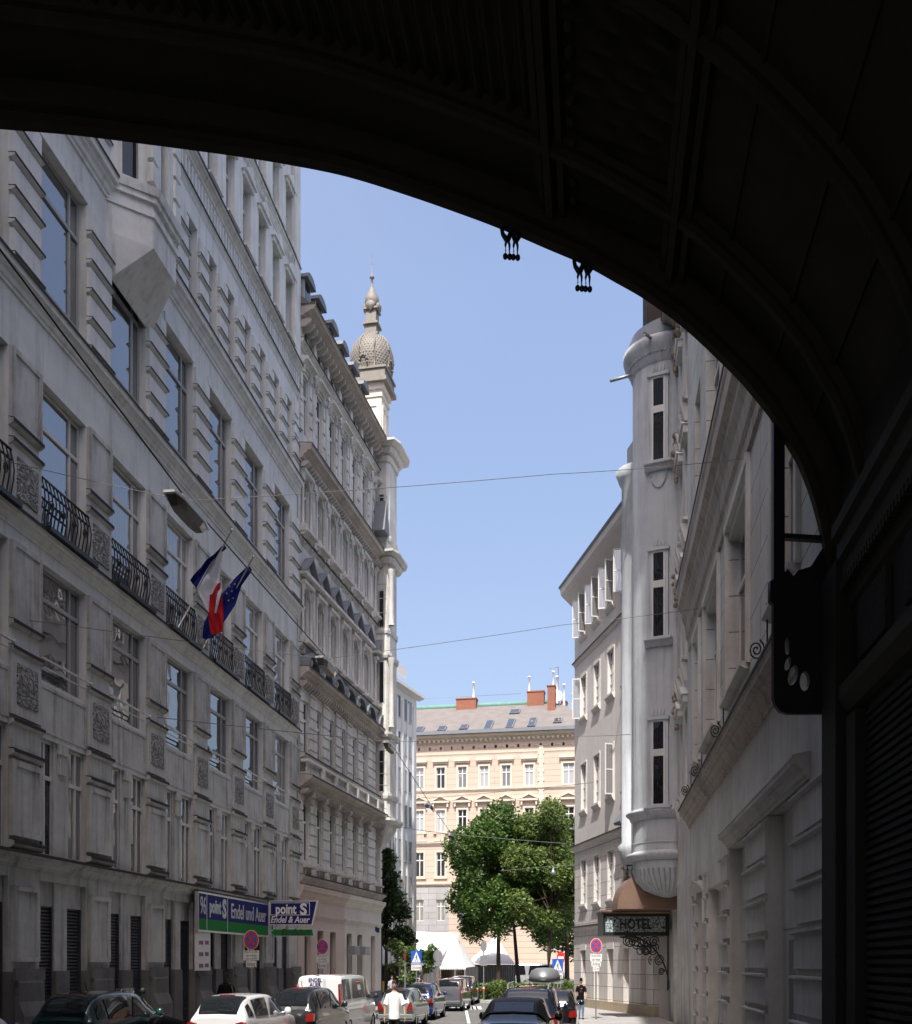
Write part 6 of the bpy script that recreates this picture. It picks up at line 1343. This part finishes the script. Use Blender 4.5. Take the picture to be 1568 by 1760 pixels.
# ================================================================ trees
def tree(name, label, pos, H, blobs, trunk, leaf, n, seed, size=.16, group=None, lean=0, stretch=(SX, 1, 1.15)):
    random.seed(seed); t = empty(name, pos); tag(t, label, 'tree', group)
    b = MB(1); top = Vector((lean, 0, H*.72)); mid = Vector((lean*.4, .1, H*.38))
    b.tube([(0, 0, -.1), (0, 0, .4), mid*.6, mid, top], [trunk*1.25, trunk, trunk*.85, trunk*.7, trunk*.2], 9)
    for bc, br in blobs:
        c = Vector(bc); s = mid.lerp(top, U(0, .6)); m = s.lerp(c, .5)+Vector((U(-.3, .3), U(-.3, .3), U(-.1, .4))); b.tube([s, m, c, c+Vector((U(-.4, .4), U(-.4, .4), br*.4))], [trunk*.45, trunk*.3, trunk*.13, .015], 6)
        for k in range(4): e = c+Vector((U(-1, 1), U(-1, 1), U(-.6, 1))).normalized()*br*.8; b.tube([m.lerp(c, .6), (c+e)/2+Vector((U(-.1, .1), 0, .1)), e], [trunk*.14, trunk*.08, .01], 4)
    b.build('trunk', 'bark', t)
    b = MB(1); tot = sum(r_**2.4 for c, r_ in blobs)
    for c, r_ in blobs:
        c = Vector(c)
        for k in range(int(n*r_**2.4/tot)):
            while True:
                d = Vector((U(-1, 1), U(-1, 1), U(-1, 1)))
                if d.length < 1: break
            rr = d.length**.45; d.normalize(); wob = 1+.28*sin(d.x*7+d.z*5+c.x)*cos(d.y*6+d.z*4+c.z)
            p = c+Vector((d.x*stretch[0]*1.2, d.y, d.z*stretch[2]*.85))*r_*rr*wob
            a = Vector((U(-1, 1), U(-1, 1), U(-.6, .6))).normalized(); n_ = Vector((U(-1, 1), U(-1, 1), U(.1, 1.2))).normalized(); s_ = a.cross(n_).normalized()
            L_ = size*U(.6, 1.5); w2 = L_*.34; b.add([p, p+a*L_*.5+s_*w2, p+a*L_+n_*L_*-.1, p+a*L_*.5-s_*w2], [(0, 1, 2, 3)], False)
    b.build('crown', leaf, t); random.seed(seed+1); return t
def blobs(W, z0, z1, n, seed, rmin=.6, rmax=1.25, dep=2.0):
    random.seed(seed); o = []
    for k in range(n):
        z = z0+(z1-z0)*(k+.5)/n; tt = (z-z0)/(z1-z0); half = W/2*(1-.55*abs(2*tt-.75)**2.2); o.append(((U(-1, 1)*half, U(-1, 1)*dep, z+U(-.4, .4)), U(rmin, rmax)))
    return o
def tpos(px, Y): return (at(px, 0, Y).x, Y, .0)
tg = 'broadleaf trees on the square'
tree('broadleaf_tree', 'leftmost bright green tree in front of the apricot house', tpos(857, 71), 12, blobs(6.6, 4.6, 12.1, 22, 21, .8, 1.4), .17, 'leaf', 30000, 31, .2, tg)
tree('broadleaf_tree', 'green tree with a slender leaning trunk in the middle of the group', tpos(893, 74), 12.5, blobs(5.6, 5.0, 11.8, 18, 22, .8, 1.4), .16, 'leaf', 24000, 32, .2, tg, lean=-.9)
tree('broadleaf_tree', 'lighter olive green tree beside the grey corner house', tpos(941, 70), 12.8, blobs(4.6, 4.8, 12.3, 20, 23, .7, 1.3), .17, 'leaf2', 24000, 33, .2, tg, lean=.5)
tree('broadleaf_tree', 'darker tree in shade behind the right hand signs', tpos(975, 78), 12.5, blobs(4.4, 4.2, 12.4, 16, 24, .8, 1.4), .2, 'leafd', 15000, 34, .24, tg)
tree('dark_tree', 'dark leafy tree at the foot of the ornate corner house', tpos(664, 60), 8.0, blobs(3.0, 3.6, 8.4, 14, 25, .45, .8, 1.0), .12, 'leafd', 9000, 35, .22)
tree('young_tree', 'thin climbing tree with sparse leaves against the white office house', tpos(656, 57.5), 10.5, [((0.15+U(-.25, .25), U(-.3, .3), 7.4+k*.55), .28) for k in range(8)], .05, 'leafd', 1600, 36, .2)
tree('shrub', 'sparse pale green shrub in front of the white tent', tpos(690, 57), 3.2, blobs(1.3, 1.6, 3.6, 8, 26, .25, .45, .5), .04, 'leaf2', 1500, 37, .16)
tree('shrub', 'thin leafy shrub right of the left crossing sign', tpos(727, 58.5), 3.0, blobs(1.3, 1.5, 3.2, 8, 27, .22, .42, .5), .04, 'leaf', 1300, 38, .16)
b = MB(1); random.seed(5)
x0, x1 = at(812, 0, 63.5).x, at(1000, 0, 63.5).x
for k in range(15000):
    x = U(x0, x1); y = U(63.2, 65.2); z = U(.15, 1.15+.12*sin(x*3)); p = Vector((x, y, z)); a = Vector((U(-1, 1), U(-1, 1), U(-.5, 1))).normalized(); s_ = a.cross(Vector((U(-1, 1), U(-1, 1), 1)).normalized()).normalized(); L_ = U(.08, .18); b.add([p, p+a*L_*.5+s_*L_*.35, p+a*L_, p+a*L_*.5-s_*L_*.35], [(0, 1, 2, 3)], False)
tag(b.build('hedge', 'leaf2'), 'low clipped green hedge along the square behind the parked cars', 'hedge')
# ================================================================ tents
t = empty('white_marquee', (0, 0, 0)); tag(t, 'large white marquee with pointed roof and scalloped valance at the end of the street', 'tent')
def T(px, py, Y): return tuple(at(px, py, Y))
def roofpl(name, quads, mat='tent', n=12, sag=.25):
    b = MB(1)
    for A_, B_, C_, D_ in quads:
        A_, B_, C_, D_ = map(Vector, (A_, B_, C_, D_)); vs = []
        for i in range(n+1):
            for j in range(n+1):
                u, v = i/n, j/n; p = A_.lerp(B_, u).lerp(D_.lerp(C_, u), v); p.z -= sag*4*v*(1-v)*(.5+.5*cos(u*pi*6)*.3); vs.append(p)
        b.add(vs, [(i*(n+1)+j, i*(n+1)+j+1, (i+1)*(n+1)+j+1, (i+1)*(n+1)+j) for i in range(n) for j in range(n)], False)
    return b.build(name, mat, t)
roofpl('roof', [(T(620, 1597, 92), T(790, 1604, 92), T(764, 1662, 80), T(560, 1662, 80))]); 
pk = T(783, 1604, 69)
roofpl('peaked_roof', [(pk, pk, T(802, 1663, 66.5), T(756, 1663, 66.5)), (pk, pk, T(818, 1661, 70.5), T(802, 1663, 66.5)), (pk, pk, T(756, 1663, 66.5), T(748, 1661, 71))], sag=.1)
b = MB(1); Yt_ = 66.5; k = 0; px = 756
pts = []
while px < 801: a = at(px, 1662, Yt_); c = at(px+3, 1662, Yt_); b.add([a, c, c-Vector((0, 0, .1)), (a+c)/2-Vector((0, 0, .2)), a-Vector((0, 0, .1))], [(0, 1, 2, 3, 4)], False); px += 3
b.build('valance', 'tent', t)
b = MB(1)
for px0, px1 in ((700, 756), (780, 784), (799, 822)):
    n = 16
    for i in range(n):
        a, c = at(px0+(px1-px0)*i/n, 1662, 73.0+.15*(i % 2)), at(px0+(px1-px0)*(i+1)/n, 1662, 73.0+.15*((i+1) % 2)); b.add([a, c, (c.x, c.y, 0), (a.x, a.y, 0)], [(0, 1, 2, 3)], True)
b.build('side_curtain', 'tent', t)
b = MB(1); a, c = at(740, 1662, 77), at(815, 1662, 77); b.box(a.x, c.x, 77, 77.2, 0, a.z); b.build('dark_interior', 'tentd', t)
b = MB(1)
for px in (757, 782, 799): a = at(px, 1662, 66.7); b.tube([(a.x, a.y, 0), a], .05, 6)
b.build('tent_pole', 'alu', t)
t2 = t; t = empty('grey_pavilion_tent', (0, 0, 0)); tag(t, 'second tent in tree shade with grey side walls and pointed roof', 'tent')
pk = T(853, 1607, 84); roofpl('roof', [(pk, pk, T(886, 1657, 78), T(812, 1657, 77)), (pk, pk, T(812, 1657, 77), T(800, 1655, 86))], sag=.2)
b = MB(1); n = 40
for i in range(n):
    a, c = at(812+74*i/n, 1658, 78+.18*(i % 2)), at(812+74*(i+1)/n, 1658, 78+.18*((i+1) % 2)); b.add([a, c, (c.x, c.y, 0), (a.x, a.y, 0)], [(0, 1, 2, 3)], True)
b.build('side_wall', plain('grey_canvas', (.34, .33, .31), .8), t)
# low kiosk left of the tents
p0 = at(655, 0, 66); t = empty('kiosk', (p0.x, 66, 0)); tag(t, 'small dark market kiosk with yellow board at the corner of the ornate house', 'kiosk')
b = MB(1); b.box(-.6, 1.1, 0, 1.5, 0, 2.2); b.build('body', 'tentd', t); b = MB(1); b.box(0, .55, -.03, 0, .5, 1.2); b.build('board', plain('yellow_board', (.55, .4, .05), .6), t); b = MB(1); b.box(-.7, 1.2, -.4, 1.6, 2.2, 2.32); b.build('roof', 'metal', t)
# fence of far square edge on the left: distant filler house
fz = empty('side_house', (-14, 60, 0)); tag(fz, 'pale house across the side street, hidden behind the ornate corner house', 'building')
b = MB(1); b.box(-16, -2, 12, 30, 0, 22); b.build('wall', 'white', fz); b = MB(1)
for i in range(4):
    for j in range(5): b.box(-14.5+i*3, -13.3+i*3, 11.97, 12.1, 2+j*4, 4+j*4)
b.build('window_row', 'gld', fz)
# ================================================================ camera and light
cam = bpy.data.cameras.new('camera'); co = bpy.data.objects.new('camera', cam); col.objects.link(co)
cam.sensor_fit = 'AUTO'; cam.sensor_width = 36; cam.lens = F*36/1760; cam.shift_y = (HY-880)/1760.0; cam.shift_x = 0; cam.clip_end = 2000; cam.clip_start = .05
co.location = (0, 0, EYE); co.rotation_euler = (pi/2, 0, 0); scene.camera = co
AZ = math.radians(8.5); EL = math.radians(57)
sd = bpy.data.lights.new('sun', 'SUN'); sd.energy = 3.0; sd.angle = math.radians(.5); sd.color = (1, .965, .91)
so = bpy.data.objects.new('sun', sd); col.objects.link(so); d = Vector((sin(AZ)*cos(EL), cos(AZ)*cos(EL), -sin(EL))); so.rotation_euler = d.to_track_quat('-Z', 'Y').to_euler(); so.location = (0, -20, 60)
SKYT = (1.01, .905, .865)
w = bpy.data.worlds.new('World'); scene.world = w; w.use_nodes = True; nt = w.node_tree; bg = nt.nodes['Background']
sk = nt.nodes.new('ShaderNodeTexSky'); sk.sky_type = 'NISHITA'; sk.sun_disc = False; sk.sun_elevation = EL; sk.sun_rotation = math.atan2(-d.x, -d.y); sk.air_density = 1.0; sk.dust_density = 3.6; sk.ozone_density = 1.5; sk.altitude = 200
tc = nt.nodes.new('ShaderNodeTexCoord'); sp = nt.nodes.new('ShaderNodeSeparateXYZ'); nt.links.new(tc.outputs['Generated'], sp.inputs[0])
mr = nt.nodes.new('ShaderNodeMapRange'); mr.inputs[1].default_value = 0; mr.inputs[2].default_value = .55; mr.inputs[3].default_value = .56; mr.inputs[4].default_value = 1.0; nt.links.new(sp.outputs[2], mr.inputs[0])
mx = nt.nodes.new('ShaderNodeVectorMath'); mx.operation = 'MULTIPLY'; mx.inputs[1].default_value = SKYT; nt.links.new(sk.outputs[0], mx.inputs[0])
m2_ = nt.nodes.new('ShaderNodeVectorMath'); m2_.operation = 'SCALE'; nt.links.new(mx.outputs[0], m2_.inputs[0]); nt.links.new(mr.outputs[0], m2_.inputs['Scale']); cn = nt.nodes.new('ShaderNodeTexNoise'); cn.inputs['Scale'].default_value = 2.2; cn.inputs['Detail'].default_value = 6; nt.links.new(tc.outputs['Generated'], cn.inputs['Vector'])
cr_ = nt.nodes.new('ShaderNodeMapRange'); cr_.inputs[1].default_value = .5; cr_.inputs[2].default_value = .8; cr_.inputs[3].default_value = 0; cr_.inputs[4].default_value = .14; nt.links.new(cn.outputs['Fac'], cr_.inputs[0])
cm = nt.nodes.new('ShaderNodeMix'); cm.data_type = 'RGBA'; nt.links.new(cr_.outputs[0], cm.inputs[0]); nt.links.new(m2_.outputs[0], cm.inputs[6]); cm.inputs[7].default_value = (2.4, 2.5, 2.75, 1); nt.links.new(cm.outputs[2], bg.inputs[0])
bg.inputs[1].default_value = .15
vs_ = scene.view_settings; vs_.view_transform = 'Standard'; vs_.look = 'None'; vs_.exposure = 1.22; vs_.gamma = 1
scene.display_settings.display_device = 'sRGB'
scene.cycles.max_bounces = 6; scene.cycles.diffuse_bounces = 4; scene.cycles.glossy_bounces = 3; scene.cycles.caustics_reflective = False; scene.cycles.caustics_refractive = False
